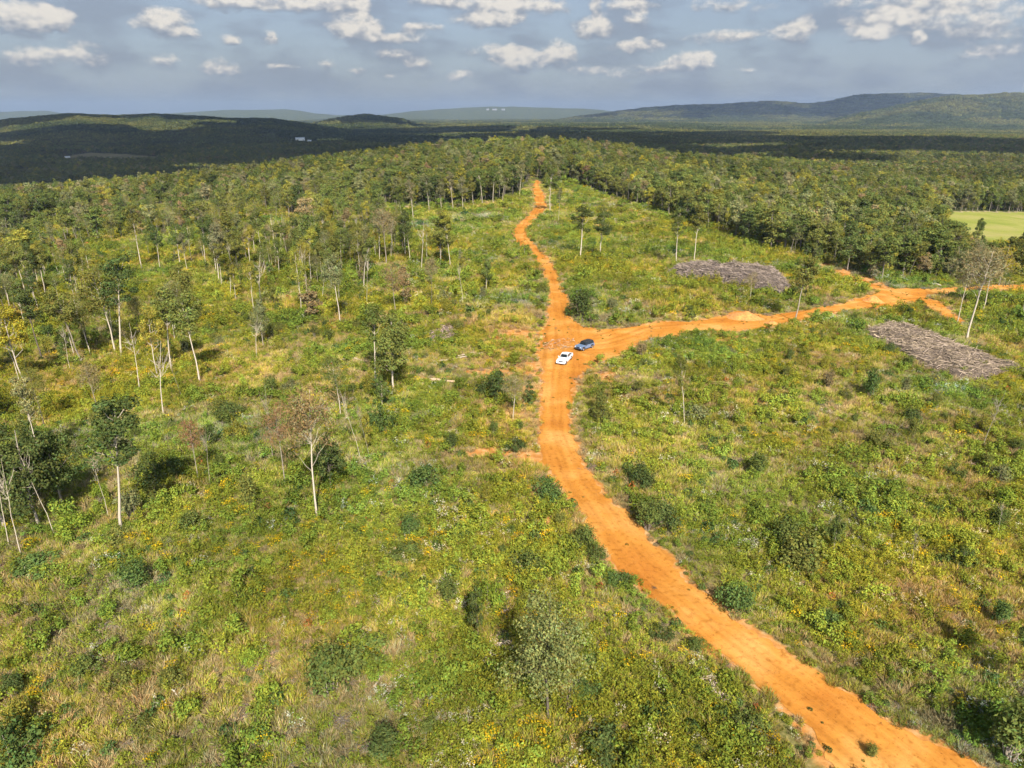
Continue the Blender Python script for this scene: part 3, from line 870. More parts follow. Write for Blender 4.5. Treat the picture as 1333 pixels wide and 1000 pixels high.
def add_shrub(x, y, r, tint, label, group=None, variant=None, tall=1.0):
    v = random.randrange(len(SHRUB)) if variant is None else variant
    z = float(height(np.array([x]), np.array([y]))[0])
    s = r / 1.35
    e = empty('shrub', (x, y, z - .05), random.uniform(0, 6.283), (s, s, s * tall))
    t = link('stems', SHRUB[v][0], e); t.color = (*GREYB, 1)
    c = link('foliage', SHRUB[v][1], e); j = random.uniform(.88, 1.12)
    c.color = (tint[0] * j, tint[1] * j, tint[2] * j, 1)
    tag(e, label, 'shrub', group)
    return e

USED = []       # ground spots taken by placed trees

def put(px, py, top, kind, tint, bark, label, wide=1.0, **kw):
    """a tree whose foot stands at picture point px, py and whose top reaches row `top`"""
    x, y, z = unproject([px], [py])[0]
    h = (CAMZ + y * row_slope(top)) - z
    h = max(2.0, min(h, 30))
    USED.append((x, y))
    return add_tree(x, y, kind, h, TINT[tint] if tint else (.1, .1, .1), bark, label, wide=wide, **kw)

HAND = [
    # px, py, top, kind, tint, bark, wide, label
    (34, 505, 388, 'slender', 'gold', PALE, 1.0, 'leaning pale trunked tree with a yellow-green crown at the left edge of the slope'),
    (26, 498, 400, 'snag', None, PALE, .8, 'thin pale dead stem leaning beside the yellow-crowned tree at the left edge'),
    (158, 464, 325, 'slender', 'dark', PALE, 1.25, 'tall white trunked tree with dark crown, right one of the close pair on the slope'),
    (150, 458, 335, 'slender', 'olive', PALE, 1.0, 'bare white trunked tree, left one of the close pair on the left slope'),
    (107, 473, 370, 'slender', 'olive', GREYB, 1.2, 'grey trunked tree with a hanging olive crown left of the white trunked pair'),
    (92, 484, 425, 'snag', None, PALE, .7, 'short pale broken snag standing left of the white trunked pair'),
    (55, 470, 372, 'slender', 'dark', DARKB, 1.3, 'dark leafy tree with a dark trunk right of the yellow-crowned leaning tree'),
    (213, 542, 448, 'snag', None, PALE, 1.0, 'bare pale forked dead tree alone on the left slope'),
    (237, 518, 460, 'snag', None, GREYB, .6, 'thin bare stem right of the forked dead tree on the left slope'),
    (158, 694, 498, 'slender', 'dark', PALE, 1.25, 'tallest leaning white trunked tree with a dark green crown on the left slope'),
    (142, 675, 590, 'snag', None, PALE, .6, 'slim pale dead trunk leaning against the tall white trunked tree'),
    (8, 690, 520, 'oak', 'dark', GREYB, .95, 'dark green tree at the very left edge of the dense clump above bare soil'),
    (52, 690, 540, 'oak', 'dark', GREYB, .9, 'broad dark green tree in the middle of the clump above bare soil at left'),
    (84, 668, 552, 'oak', 'dark', GREYB, .85, 'dark green tree at the right side of the clump above bare soil at left'),
    (28, 725, 600, 'snag', None, PALE, .7, 'pale leafless pole in front of the dark clump, over the bare orange soil'),
    (72, 700, 590, 'snag', None, PALE, .6, 'pale leafless pole at the right front of the dark clump at left'),
    (12, 712, 600, 'snag', None, PALE, .7, 'pale leafless pole leaning left in front of the dark clump at left'),
    (259, 628, 535, 'twiggy', 'rust', GREYB, .8, 'reddish thin-crowned tree with two bare grey legs on the left slope'),
    (274, 634, 555, 'snag', None, GREYB, .6, 'bare leaning grey stem beside the reddish thin-crowned tree'),
    (413, 672, 482, 'twiggy', 'brown', PALE, .85, 'big brownish half bare tree with a pale lower trunk on the left slope'),
    (432, 640, 565, 'bushy', 'dark', DARKB, 1.0, 'dark green young tree in place of the shadow behind the big brownish half bare tree'),  # crown shadow behind the half bare tree, shaped as a dark plant
    (371, 636, 510, 'twiggy', 'rust', GREYB, .7, 'thin reddish grey tree left of the big brownish half bare tree'),
    (356, 600, 500, 'snag', None, GREYB, .6, 'bare grey stem behind the thin reddish grey tree'),
    (300, 388, 335, 'slender', 'olive', PALE, .9, 'slim tree with a pale trunk, left of two standing close among weeds at mid slope'),
    (307, 391, 340, 'slender', 'lime', PALE, .8, 'slim lime green tree, right of two standing close among weeds at mid slope'),
    (404, 418, 365, 'bushy', 'brown', GREYB, 1.1, 'round brown-leaved young tree at mid slope left of the road'),
    (419, 395, 340, 'slender', 'sage', PALE, .8, 'pale trunked slim tree right behind the round brown-leaved tree'),
    (470, 600, 505, 'snag', None, PALE, .5, 'thin pale bare pole among weeds midway between the slope and the road'),
    (482, 600, 520, 'snag', None, GREYB, .5, 'thin grey bare pole just right of another pale pole left of the road'),
    (668, 549, 478, 'twiggy', 'grey', PALE, 1.0, 'small grey-green tree with a bright bare trunk close to the left side of the road'),
    (648, 528, 480, 'bushy', 'dark', DARKB, 1.1, 'dark bushy young tree just left of the bright trunked tree near the road'),
    (688, 528, 492, 'bushy', 'dark', DARKB, .9, 'dark bushy young tree between the bright trunked tree and the road edge'),
    (714, 938, 748, 'airy', 'moss', DARKB, .95, 'large airy sage green tree casting a dark shadow in the near foreground'),
    (622, 838, 755, 'bushy', 'dark', DARKB, .45, 'thin dark young tree, stem and shadow line in one, left of the airy foreground tree'),  # small stem and its thin shadow line built as one dark plant
    (755, 337, 262, 'slender', 'dark', PALE, 1.35, 'dark round-crowned tree with a pale trunk, left of two right of the upper road'),
    (781, 338, 266, 'slender', 'dark', PALE, 1.1, 'dark tree with a pale trunk, right of two right of the upper road'),
    (880, 347, 268, 'slender', 'green', PALE, 1.1, 'pale trunked tree behind the left end of the upper brush pile'),
    (903, 343, 262, 'slender', 'olive', PALE, 1.0, 'pale trunked olive tree just behind the upper brush pile, right of its neighbour'),
    (976, 392, 350, 'twiggy', 'grey', PALE, .9, 'small pale forked tree standing right in front of the upper brush pile'),
    (1034, 420, 330, 'slender', 'olive', GREYB, 1.2, 'olive tree at the roadside off the right end of the upper brush pile'),
    (1046, 395, 345, 'bushy', 'green', DARKB, .9, 'green young tree beside the right end of the upper brush pile'),
    (1258, 445, 305, 'twiggy', 'grey', PALE, 1.2, 'leaning white trunked thin-leaved tree behind the lower brush pile'),
    (1246, 420, 330, 'twiggy', 'grey', PALE, .8, 'thin grey tree left of the leaning white trunked tree by the branch road'),
    (1279, 404, 312, 'twiggy', 'sage', PALE, 1.0, 'thin-leaved tree with a white trunk right of the leaning white one'),
    (1330, 415, 300, 'slender', 'olive', PALE, 1.1, 'tree with a pale trunk at the right edge beside the branch road'),
    (1300, 372, 310, 'oak', 'gold', GREYB, .95, 'round yellow-green tree beside the branch road at right'),
    (1262, 372, 305, 'twiggy', 'grey', GREYB, 1.2, 'greyish half bare tree on the far side of the branch road at right'),
    (1332, 345, 288, 'oak', 'dark', DARKB, .9, 'dark rounded tree at the right edge below the open field'),
    (1270, 318, 282, 'oak', 'green', DARKB, .8, 'lone green tree standing on the near edge of the open field'),
    (891, 552, 455, 'slender', 'olive', PALE, .6, 'very slim pale trunked tree alone among weeds right of the road'),
    (1278, 584, 500, 'snag', None, GREYB, .9, 'bare leaning dead tree below the lower brush pile'),
    (1298, 700, 655, 'snag', None, PALE, .5, 'short pale bare stem near the right edge among weeds'),
    (1186, 745, 680, 'snag', None, GREYB, .5, 'thin crooked bare stem among yellow-green weeds at lower right'),
    (1085, 720, 660, 'bushy', 'green', GREYB, .6, 'narrow leafy young tree among weeds right of the lower road'),
    (676, 257, 205, 'slender', 'sage', PALE, 1.0, 'pale trunked tree at the wood edge just left of the upper end of the road'),
    (716, 276, 212, 'slender', 'green', PALE, 1.0, 'pale trunked tree just right of the upper end of the road'),
    (682, 346, 318, 'snag', None, PALE, .3, 'short pale pole beside the first bend of the upper road'),
    (727, 290, 240, 'slender', 'sage', PALE, .7, 'slim pale tree right of the upper road below the wood edge'),
    (503, 345, 262, 'twiggy', 'grey', GREYB, 1.1, 'feathery grey almost bare tree left of the upper road'),
    (515, 408, 335, 'twiggy', 'brown', GREYB, .9, 'brownish thin tree at mid slope below the feathery grey tree'),
    (528, 400, 345, 'bushy', 'brown', GREYB, 1.0, 'olive-brown young tree right beside the brownish thin tree at mid slope'),
    (478, 400, 330, 'snag', None, PALE, .6, 'pale bare pole left of the brownish thin tree at mid slope'),
    (185, 352, 262, 'slender', 'olive', PALE, 1.0, 'tall tree with a bright trunk at the lower edge of the left wood'),
    (1330, 905, 770, 'oak', 'dark', DARKB, .5, 'dark leafy young tree cut by the lower right edge'),
    (478, 590, 520, 'bushy', 'lime', GREYB, .4, 'slim lime young tree by the pale bare poles left of the road'),
]
for (px, py, top, kind, tint, bark, wide, lab) in HAND:
    put(px, py, top, kind, tint, bark, lab, wide=wide, lean=((R(random.uniform(-7, 7)), R(random.uniform(-7, 7))) if kind in ('snag', 'slender') and py > 300 else None))

# trees of the wood edge with clear pale trunks, left of the upper road
for k, (px, py) in enumerate([(590, 272), (603, 273), (617, 270), (629, 268), (641, 266), (655, 263), (560, 276), (540, 285), (522, 292), (575, 274)]):
    x, y, z = unproject([px + random.uniform(-2, 2)], [py])[0]
    USED.append((x, y))
    add_tree(x, y, 'slender', random.uniform(17, 22), TINT[random.choice(['sage', 'olive', 'grey', 'green'])], PALE,
             'slim bare trunked pale tree in the row at the wood edge left of the road', group='pale trunked trees at the wood edge')

M_GREYR = plain_mat('grey_roof', (.32, .31, .31), .6)
TANK_PY = 203
SHEDS = [(391, 183, 36, 14, 9, R(8), 'large white metal building beyond the left end of the ridge'),
         (403, 184.5, 14, 9, 5, R(8), 'small white shed right beside the large white building'),
         (834, 203, 10, 8, 4, R(-20), 'pale house with a white roof in the shaded valley'),
         (826, 205, 13, 8, 3.5, R(-20), 'grey roofed house left of the pale house in the shaded valley', M_GREYR),
         (88, 206, 12, 8, 4, R(15), 'white building at the left end of the tan field in the shaded valley')]
YARDS = unproject([q[0] for q in SHEDS] + [813.5], [q[1] for q in SHEDS] + [TANK_PY])
print('yards', YARDS.round())
def in_yard(x, y, wide=15, deep=14):
    m = np.zeros(x.shape, bool)
    for X, Y, _ in YARDS:
        r = math.hypot(X, Y); ux, uy = X / r, Y / r
        a = x * ux + y * uy - r; b = np.abs(x * uy - y * ux)
        m |= (a > -260) & (a < deep) & (b < wide + (8 if r > 2500 else 0))
    return m

# ---- scattered wood: candidates over all the land in view
def wood_candidates():
    out = []
    for y0, y1, step in ((60, 900, 5.2), (900, 2600, 9.0)):
        x, y = jitter_grid(y0, y1, step, .84)
        out.append(np.column_stack([x, y]))
    P = np.concatenate(out); x, y = P.T
    z = height(x, y)
    px, py, f = project(x, y, z)
    d = forest_density(px, py)
    d = np.where(y > 900, np.where(d > 0.01, 1, 0), d)
    clump = fbm(x / 30, y / 30, 401, 3)
    thin = np.where((d < .9), np.clip((clump - .36) * 5, 0.08, 1.5), 1.0)
    keep = RNG.uniform(size=len(x)) < d * thin
    keep &= visible(x, y, z + 19, .002)
    keep &= (px > -220) & (px < 1553)
    keep &= road_sd(x, y, False) < -4
    keep &= ~in_yard(x, y)
    for hp in HAND:
        keep &= ~((np.abs(px - hp[0]) < 20) & (py > hp[1] - 4) & (py < hp[1] + 75) & (d < .9))
    for pl in (PILE_R, PILE_L): keep &= ~in_poly(x, y, pl)
    x, y, z, px, py = [a[keep] for a in (x, y, z, px, py)]
    if USED:
        U = np.array(USED)
        near = np.min((x[:, None] - U[None, :, 0]) ** 2 + (y[:, None] - U[None, :, 1]) ** 2, axis=1)
        k = near > 9
        x, y, z, px, py = [a[k] for a in (x, y, z, px, py)]
    return x, y, z, px, py

wx, wy, wz, wpx, wpy = wood_candidates()
wd = np.hypot(wx, wy)
n_w = len(wx)
pal = np.array([TINT[k] for k in ('olive', 'green', 'lime', 'dark', 'brown', 'rust', 'grey', 'sage', 'gold')])
pal_n = ['olive', 'green', 'lime', 'dark', 'brown', 'rusty', 'grey', 'sage green', 'yellow-green']
zone_n = fbm(wx / 60, wy / 60, 411, 3)
pr = np.array([.29, .29, .11, .12, .035, .004, .04, .14, .002])
ti = RNG.choice(len(pal), n_w, p=pr / pr.sum())
fden = forest_density(wpx, wpy)
ku = RNG.uniform(size=n_w)
kindw = np.where(fden > .9, np.where(ku < .60, 0, np.where(ku < .76, 1, np.where(ku < .92, 2, 3))), np.where(ku < .08, 0, np.where(ku < .42, 1, np.where(ku < .66, 2, np.where(ku < .94, 3, 4)))))
KN = ['oak', 'slender', 'bushy', 'twiggy', 'snag']
hw = np.where(kindw == 0, RNG.uniform(9, 20.5, n_w), np.where(kindw == 1, RNG.uniform(12, 19, n_w), np.where(kindw == 2, RNG.uniform(4.5, 9, n_w), RNG.uniform(9, 16, n_w))))
hw = np.where(fden < .9, hw * np.where(kindw == 2, .95, 1.08), hw)
order = np.argsort(wd - 40 * (fden < .9))
vis_frame = (wpx > -10) & (wpx < 1343)
order = [i for i in order if vis_frame[i]]
N_TREES = 300 - len(HAND) - 10
ind = set(order[:N_TREES])
KLAB = {0: 'leafy', 1: 'slender', 2: 'bushy young', 3: 'thin-crowned', 4: 'bare dead'}
for i in order[:N_TREES]:
    i = int(i)
    if wpx[i] > 697 and fden[i] > .9:
        where, grp = 'in the valley wood right of the cleared hillside', 'trees of the valley wood at right'
    elif fden[i] > .9:
        where, grp = 'in the wood on the left side of the ridge', 'trees of the wood left of the road'
    elif fden[i] > .5:
        where, grp = 'scattered on the left slope below the wood', 'scattered trees on the left slope'
    else:
        where, grp = 'standing alone in the cleared weeds left of the road', 'lone trees among the weeds'
    k = int(kindw[i])
    nm = pal_n[ti[i]] if k != 4 else 'grey'
    lab = f'{nm} {KLAB[k]} tree {where}'
    bark = PALE if (k in (1, 4) or RNG.uniform() < .3) else (GREYB if RNG.uniform() < .6 else DARKB)
    lift = 1.12 if fden[i] < .9 else 1.0
    add_tree(float(wx[i]), float(wy[i]), KN[k], float(hw[i]), tuple(pal[ti[i]] * lift), bark, lab, group=grp, wide=float(RNG.uniform(.7, 1.05) if fden[i] < .9 else RNG.uniform(.8, 1.25)))

rest = np.array([i for i in range(n_w) if i not in ind])

WOODBARK = plain_mat('woodland_bark', (.20, .17, .13), .9)
def lod_mesh(kind, seed, lod):
    T, C, H, cr = tree_proto(kind, seed, lod)
    M = MB()
    me_v = np.concatenate(T.v + C.v); nt = sum(len(v) for v in T.v)
    F = np.concatenate(T.f + [f + nt for f in C.f])
    ncol = np.concatenate([np.tile([[4.0, 3.2, 5.0]], (len(f), 1)) * .9 for f in T.f] + C.c)
    mi = np.concatenate([np.ones(len(f)) for f in T.f] + [np.zeros(len(f)) for f in C.f])
    return mesh_np('wood_tree', me_v, F, [LEAF, WOODBARK], ncol, mi), H

def cluster_mesh(seed):
    """a stand of a dozen far trees, seen from kilometres away"""
    rng = np.random.default_rng(seed); M = MB()
    for gx in range(4):
        for gy in range(4):
            c = np.array([(gx - 1.5) * 8 + rng.normal(0, 2), (gy - 1.5) * 8 + rng.normal(0, 2)])
            h = rng.uniform(10, 17); r = rng.uniform(3.2, 5.2); tone = rng.uniform(.6, 1.35); n = 46
            d = rng.normal(size=(n, 3)); d /= np.linalg.norm(d, axis=1)[:, None]
            pos = np.column_stack([c[0] + d[:, 0] * r, c[1] + d[:, 1] * r, h - 4 + d[:, 2] * 4])
            M.leaves(pos, d + [0, 0, .5] + rng.normal(0, .3, (n, 3)), 3.0 * rng.uniform(.7, 1.3, n), var_col(n, rng) * tone, .75, rng)
            M.tube(np.array([[c[0], c[1], -2], [c[0], c[1], h - 3]]), [.3, .2], np.array([.9, .8, 1.2]), 3)
    return M.build('tree_stand', [LEAF])

def build_far_wood():
    protos = []; Hs = []
    spec = [('oak', 1), ('oak', 1), ('oak', 1), ('slender', 1), ('slender', 1), ('twiggy', 1), ('bushy', 1), ('oak', 2), ('oak', 2), ('oak', 2), ('slender', 2)]
    for i, (k, l) in enumerate(spec):
        me, H = lod_mesh(k, 700 + i * 7, l); protos.append(me); Hs.append(H)
    Hs = np.array(Hs)
    i = rest
    x, y, z = wx[i], wy[i], wz[i]
    near = wd[i] < 800
    k = kindw[i]
    u = RNG.integers(0, 3, len(i))
    idx = np.where(k == 0, u, np.where(k == 1, 3 + u % 2, np.where(k == 2, 6, 5)))
    idx = np.where(near, idx, np.where(k == 1, 10, 7 + u))
    s = hw[i] / Hs[idx]; w = s * RNG.uniform(.7, 1.4, len(i))
    far_w = np.where(near, 1, 1.35)
    tint = pal[ti[i]] * RNG.uniform(.8, 1.2, (len(i), 1))
    # a little calmer with distance: stands of one kind
    stand = fbm(x / 120, y / 120, 421, 3)[:, None]
    tint = tint * (1 + (stand - .5) * 1.0)
    scatter_stuff('woodland', np.column_stack([x, y, z - .3]), np.column_stack([np.zeros(len(i)), np.zeros(len(i)), RNG.uniform(0, 6.28, len(i))]), np.column_stack([w * far_w, w * far_w, s]), idx, tint, protos,
                  'dense mixed green woodland covering the ridge crest and the valley behind it', 'woodland')
    # stands to the horizon hills
    P = []
    for y0, y1, step, sc in ((2600, 4600, 30, 1.0), (4600, 8200, 52, 1.75), (8200, 10800, 95, 3.0)):
        a, b = jitter_grid(y0, y1, step, .84); P.append(np.column_stack([a, b, np.full(len(a), sc)]))
    P = np.concatenate(P); x, y, sc = P.T
    z = height(x, y)
    m = visible(x, y, z + 18 * sc ** .5)
    px, py, f = project(x, y, z)
    m &= (px > -60) & (px < 1393)
    for fl in (FIELD_L, FIELD_S): m &= ~in_poly(px, py, fl)
    m &= ~in_yard(x, y, 34, 34)
    x, y, z, sc = x[m], y[m], z[m], sc[m]; n = len(x)
    st = fbm(x / 420, y / 420, 431, 4)
    base = np.where((st > .54)[:, None], np.array([[.150, .148, .040]]), np.where((st > .44)[:, None], np.array([[.110, .122, .036]]), np.array([[.070, .088, .030]])))
    tint = base * RNG.uniform(.75, 1.3, (n, 1))
    scatter_stuff('distant_woods', np.column_stack([x, y, z - 1]), np.column_stack([np.zeros(n), np.zeros(n), RNG.uniform(0, 6.28, n)]), np.column_stack([sc, sc, np.minimum(sc, 1.5) * RNG.uniform(.8, 1.15, n)]), RNG.integers(0, 5, n), tint, [cluster_mesh(800 + q) for q in range(5)],
                  'far woods covering the plain and the hills toward the horizon', 'woodland')
    print('wood', len(i), 'stands', n)

build_far_wood()

# ------------------------------------------------------------------ shrubs
SHR = [
    # px, py(base), radius px, tint, tall, label
    (713, 652, 21, 'bluegreen', 1.1, 'round dark green shrub at the left edge of the road below the junction'),
    (757, 712, 17, 'green', 1.5, 'upright mid green shrub on the left edge of the lower road'),
    (776, 728, 13, 'green', 1.4, 'smaller green shrub right beside the upright one on the left road edge'),
    (805, 760, 18, 'bluegreen', .9, 'low blue-green shrub spilling onto the left edge of the road'),
    (957, 790, 24, 'bluegreen', 1.3, 'large blue-green shrub on the right edge of the lower road'),
    (866, 685, 22, 'dark', 1.2, 'dark green shrub on the right bank of the road, right one of two'),
    (843, 690, 20, 'green', 1.1, 'green shrub on the right bank of the road, left one of two'),
    (832, 632, 22, 'dark', 1.0, 'dark shrub right of the road above the pair on the bank'),
    (1133, 520, 15, 'bluegreen', 1.3, 'dark conifer-green shrub among weeds left of the lower brush pile'),
    (1046, 552, 10, 'bluegreen', 1.0, 'small dark green shrub alone among weeds right of the road'),
    (1040, 735, 36, 'olive', .9, 'wide olive green shrub among weeds right of the lower road'),
    (1022, 712, 24, 'green', .9, 'green shrub behind the wide olive one right of the lower road'),
    (1075, 815, 22, 'bluegreen', .8, 'low blue-green shrub among white plumed weeds at lower right'),
    (1300, 815, 16, 'bluegreen', 1.2, 'blue-green shrub near the right edge among white flowers'),
    (1312, 990, 42, 'green', 1.1, 'big green shrub in the lower right corner by the road'),
    (178, 765, 26, 'bluegreen', .8, 'round dark shrub alone in dry grass at left'),
    (52, 745, 30, 'bluegreen', .6, 'low dark green shrub spreading below the bare soil at left'),
    (14, 990, 40, 'bluegreen', 1.1, 'big dark green shrub in the lower left corner'),
    (330, 862, 18, 'bright', .9, 'bright green shrub in the dry grass of the left foreground'),
    (430, 905, 42, 'green', .8, 'wide dark green thicket in the left foreground'),
    (470, 860, 36, 'green', .7, 'green shrub behind the wide thicket in the left foreground'),
    (115, 875, 22, 'green', .9, 'green shrub in the left foreground among yellow weeds'),
    (525, 785, 12, 'bluegreen', .9, 'small round dark shrub right of the foreground thicket'),
    (582, 785, 20, 'green', .9, 'green shrub in front of a patch of dry grass left of the road'),
    (596, 700, 14, 'bluegreen', 1.0, 'dark shrub among pale weeds left of the lower road'),
    (535, 700, 18, 'bluegreen', .9, 'dark green shrub left of the pale weeds at mid picture'),
    (553, 635, 24, 'bluegreen', 1.0, 'dark blue-green shrub at the foot of the left slope'),
    (496, 560, 18, 'bluegreen', 1.4, 'upright dark shrub below the pale logs left of the road'),
    (545, 540, 12, 'bright', .9, 'small bright green shrub below the pale logs left of the road'),
    (588, 588, 13, 'dark', 1.0, 'dark shrub beside an orange bare patch left of the road'),
    (672, 586, 14, 'dark', .9, 'dark shrub at the bare track left of the road'),
    (640, 515, 20, 'dark', 1.0, 'dark shrub beside the bright trunked small tree near the road'),
    (757, 414, 20, 'dark', .9, 'dark green shrub in the upper right corner of the junction'),
    (742, 410, 9, 'bluegreen', 1.1, 'small dark shrub at the right edge of the road above the junction'),
    (1180, 408, 8, 'bluegreen', 1.0, 'small dark shrub in the fork of the branch road'),
    (1252, 735, 18, 'dark', 1.0, 'dark shrub among weeds at the right, below the lower brush pile'),
    (100, 695, 24, 'bright', .9, 'bright lime green shrub at the foot of the dark clump at left'),
    (205, 625, 30, 'dark', .7, 'dark shrub in place of the shadow cast by the tallest leaning trunk'),  # cast shadow of the leaning tree put into a dark shrub's shape
    (300, 545, 20, 'dark', .8, 'dark shrub at the middle of the left slope'),
    (1085, 700, 14, 'green', 1.3, 'upright green shrub above the wide olive one at right'),
    (905, 545, 18, 'sage', 1.0, 'sage green shrub at the foot of the very slim pale tree'),
    (840, 480, 12, 'green', .9, 'green shrub at the lower side of the junction bend'),
    (985, 620, 18, 'green', .9, 'green shrub in mid weeds right of the road'),
    (1150, 640, 16, 'dark', .8, 'dark shrub in mid weeds below the small conifer-green one'),
    (1300, 690, 18, 'green', .9, 'green shrub at the right edge beside a short pale stem'),
    (860, 830, 16, 'dark', .8, 'dark shrub against the left edge of the lower road'),
    (905, 850, 14, 'green', .8, 'green shrub lower down the left edge of the road'),
    (975, 955, 26, 'green', .8, 'green shrub at the left road edge near the bottom'),
    (1135, 985, 12, 'olive', .8, 'small olive shrub growing on the orange clay near the bottom'),
    (760, 905, 22, 'bluegreen', .6, 'low blue-green shrub in the shade right of the foreground tree'),
    (690, 745, 26, 'green', .8, 'green shrub in weeds left of the lower road bend'),
    (500, 985, 30, 'dark', .7, 'dark low shrub at the bottom edge left of the foreground tree'),
    (800, 985, 36, 'dark', .8, 'dark shrub at the bottom edge right of the foreground tree'),
]
for (px, py, rp, tint, tall, lab) in SHR:
    x, y, z = unproject([px], [py])[0]
    _, _, f = project(x, y, z)
    r = rp * f / FPX
    USED.append((x, y))
    add_shrub(float(x), float(y), float(r), TINT[tint], lab, tall=tall)

x, y = jitter_grid(40, 330, 6.5, .78)
z = height(x, y); px, py, f = project(x, y, z)
m = (px > 0) & (px < 1333) & (py < 1000) & (road_sd(x, y) < -1.5) & (forest_density(px, py) < .5) & (soil_mask(px, py) < .3)
for pl in (PILE_R, PILE_L): m &= ~in_poly(x, y, pl)
clump = fbm(x / 24, y / 24, 451, 3)
m &= RNG.uniform(size=len(x)) < np.clip((clump - .36) * 3.2, .03, .8) * np.where(px < 640, 1.3, .75) * np.where(py > 720, .45, 1)
U = np.array(USED); m &= np.min((x[:, None] - U[None, :, 0]) ** 2 + (y[:, None] - U[None, :, 1]) ** 2, axis=1) > 6
cand = np.nonzero(m)[0]
cand = cand[np.argsort(np.hypot(x[cand], y[cand]))][:240]
for i in cand:
    left = px[i] < 720
    k = RNG.choice(['green', 'olive', 'dark', 'lime', 'bluegreen', 'sage', 'brown', 'bright'], p=[.24, .28, .05, .20, .01, .11, .05, .06])
    nm = {'green': 'mid green', 'olive': 'olive', 'dark': 'dark green', 'lime': 'yellow-green', 'bluegreen': 'blue-green', 'sage': 'sage green', 'brown': 'brownish', 'bright': 'bright green'}[k]
    add_shrub(float(x[i]), float(y[i]), float(RNG.uniform(.7, 2.0)), TINT[k], f"{nm} leafy shrub among the weeds {'left' if left else 'right'} of the dirt road",
              group='shrubs on the cleared ground ' + ('left' if left else 'right') + ' of the road', tall=float(RNG.uniform(.7, 1.4)))
print('shrubs', len(cand))

# ------------------------------------------------------------------ brush piles and logs
def twig_mat():
    return vegetation_mat('dead_wood', 0.0)
DEAD = twig_mat()

def brush_pile(poly, hgt, n, label, seed, tone=(.265, .208, .165), long=2.6):
    rng = np.random.default_rng(seed)
    P = np.array(poly); lo = P.min(0); hi = P.max(0)
    c = P.mean(0)
    M = MB()
    # heap body
    g = 0.7 if (hi - lo).max() > 12 else .3
    xs = np.arange(lo[0] - g, hi[0] + g, g); ys = np.arange(lo[1] - g, hi[1] + g, g)
    X, Y = np.meshgrid(xs, ys)
    ins = in_poly(X.ravel(), Y.ravel(), poly).reshape(X.shape)
    d = poly_dist(X.ravel(), Y.ravel(), poly).reshape(X.shape) * np.where(ins, 1, -1)
    def heap(d, x, y):
        d = d + (fbm(x / 3.0, y / 3.0, seed + 5, 3) - .62) * min(2.4, hgt * 2)
        return hgt * np.clip(1 - np.exp(-np.maximum(d, 0) / (hgt * .9)), 0, 1) * (.30 + 1.35 * fbm(x / 3.6, y / 3.6, seed, 4)) - .25 * (d < 0)
    Z = height(X, Y) + np.where(d > 0, heap(d, X, Y), -.3)
    V = np.stack([X, Y, Z], -1).reshape(-1, 3)
    ny, nx = X.shape
    F = []
    for i in range(ny - 1):
        for j in range(nx - 1):
            if max(d[i, j], d[i, j + 1], d[i + 1, j], d[i + 1, j + 1]) > 0:
                F.append([i * nx + j, i * nx + j + 1, (i + 1) * nx + j + 1, (i + 1) * nx + j])
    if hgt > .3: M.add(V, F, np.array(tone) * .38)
    # sticks
    k = 0
    bx = rng.uniform(lo[0] - 2, hi[0] + 2, n * 6); by = rng.uniform(lo[1] - 2, hi[1] + 2, n * 6)
    ok = in_poly(bx, by, poly) | ((poly_dist(bx, by, poly) < min(2.2, hgt * 1.6)) & (rng.uniform(size=len(bx)) < .4)); bx, by = bx[ok][:n], by[ok][:n]
    dd = poly_dist(bx, by, poly) * np.where(in_poly(bx, by, poly), 1, -1); hz = height(bx, by) + heap(dd, bx, by)
    for i in range(len(bx)):
        a = rng.uniform(0, 6.283); L = long * rng.uniform(.25, 1.0); t = rng.normal(0, .28)
        v = np.array([math.cos(a), math.sin(a), t]) * L / 2
        mid = np.array([bx[i], by[i], hz[i] + rng.uniform(-.05, .2 + .14 * hgt)])
        if rng.uniform() < .03 and hgt > 1: v *= 1.6; v[2] += rng.uniform(.2, .8)
        w = (rng.uniform(.018, .065) if rng.uniform() > .05 else .13) * (1 + .3 * long / 2.6)
        shade = np.array(tone) * np.array([1, 1, rng.uniform(.82, 1.02)]) * rng.uniform(.4, 1.75)
        M.tube(np.array([mid - v, mid + rng.normal(0, .06, 3), mid + v]), [w, w * .8, w * .3], shade, 3)
    me = M.build('brush_pile', [DEAD])
    o = link('brush_pile', me); o.color = (1, 1, 1, 1)
    # put the origin on the heap
    cz = float(height(c[0], c[1]))
    me.transform(Matrix.Translation((-c[0], -c[1], -cz))); o.location = (c[0], c[1], cz)
    tag(o, label, 'brush pile')
    return o

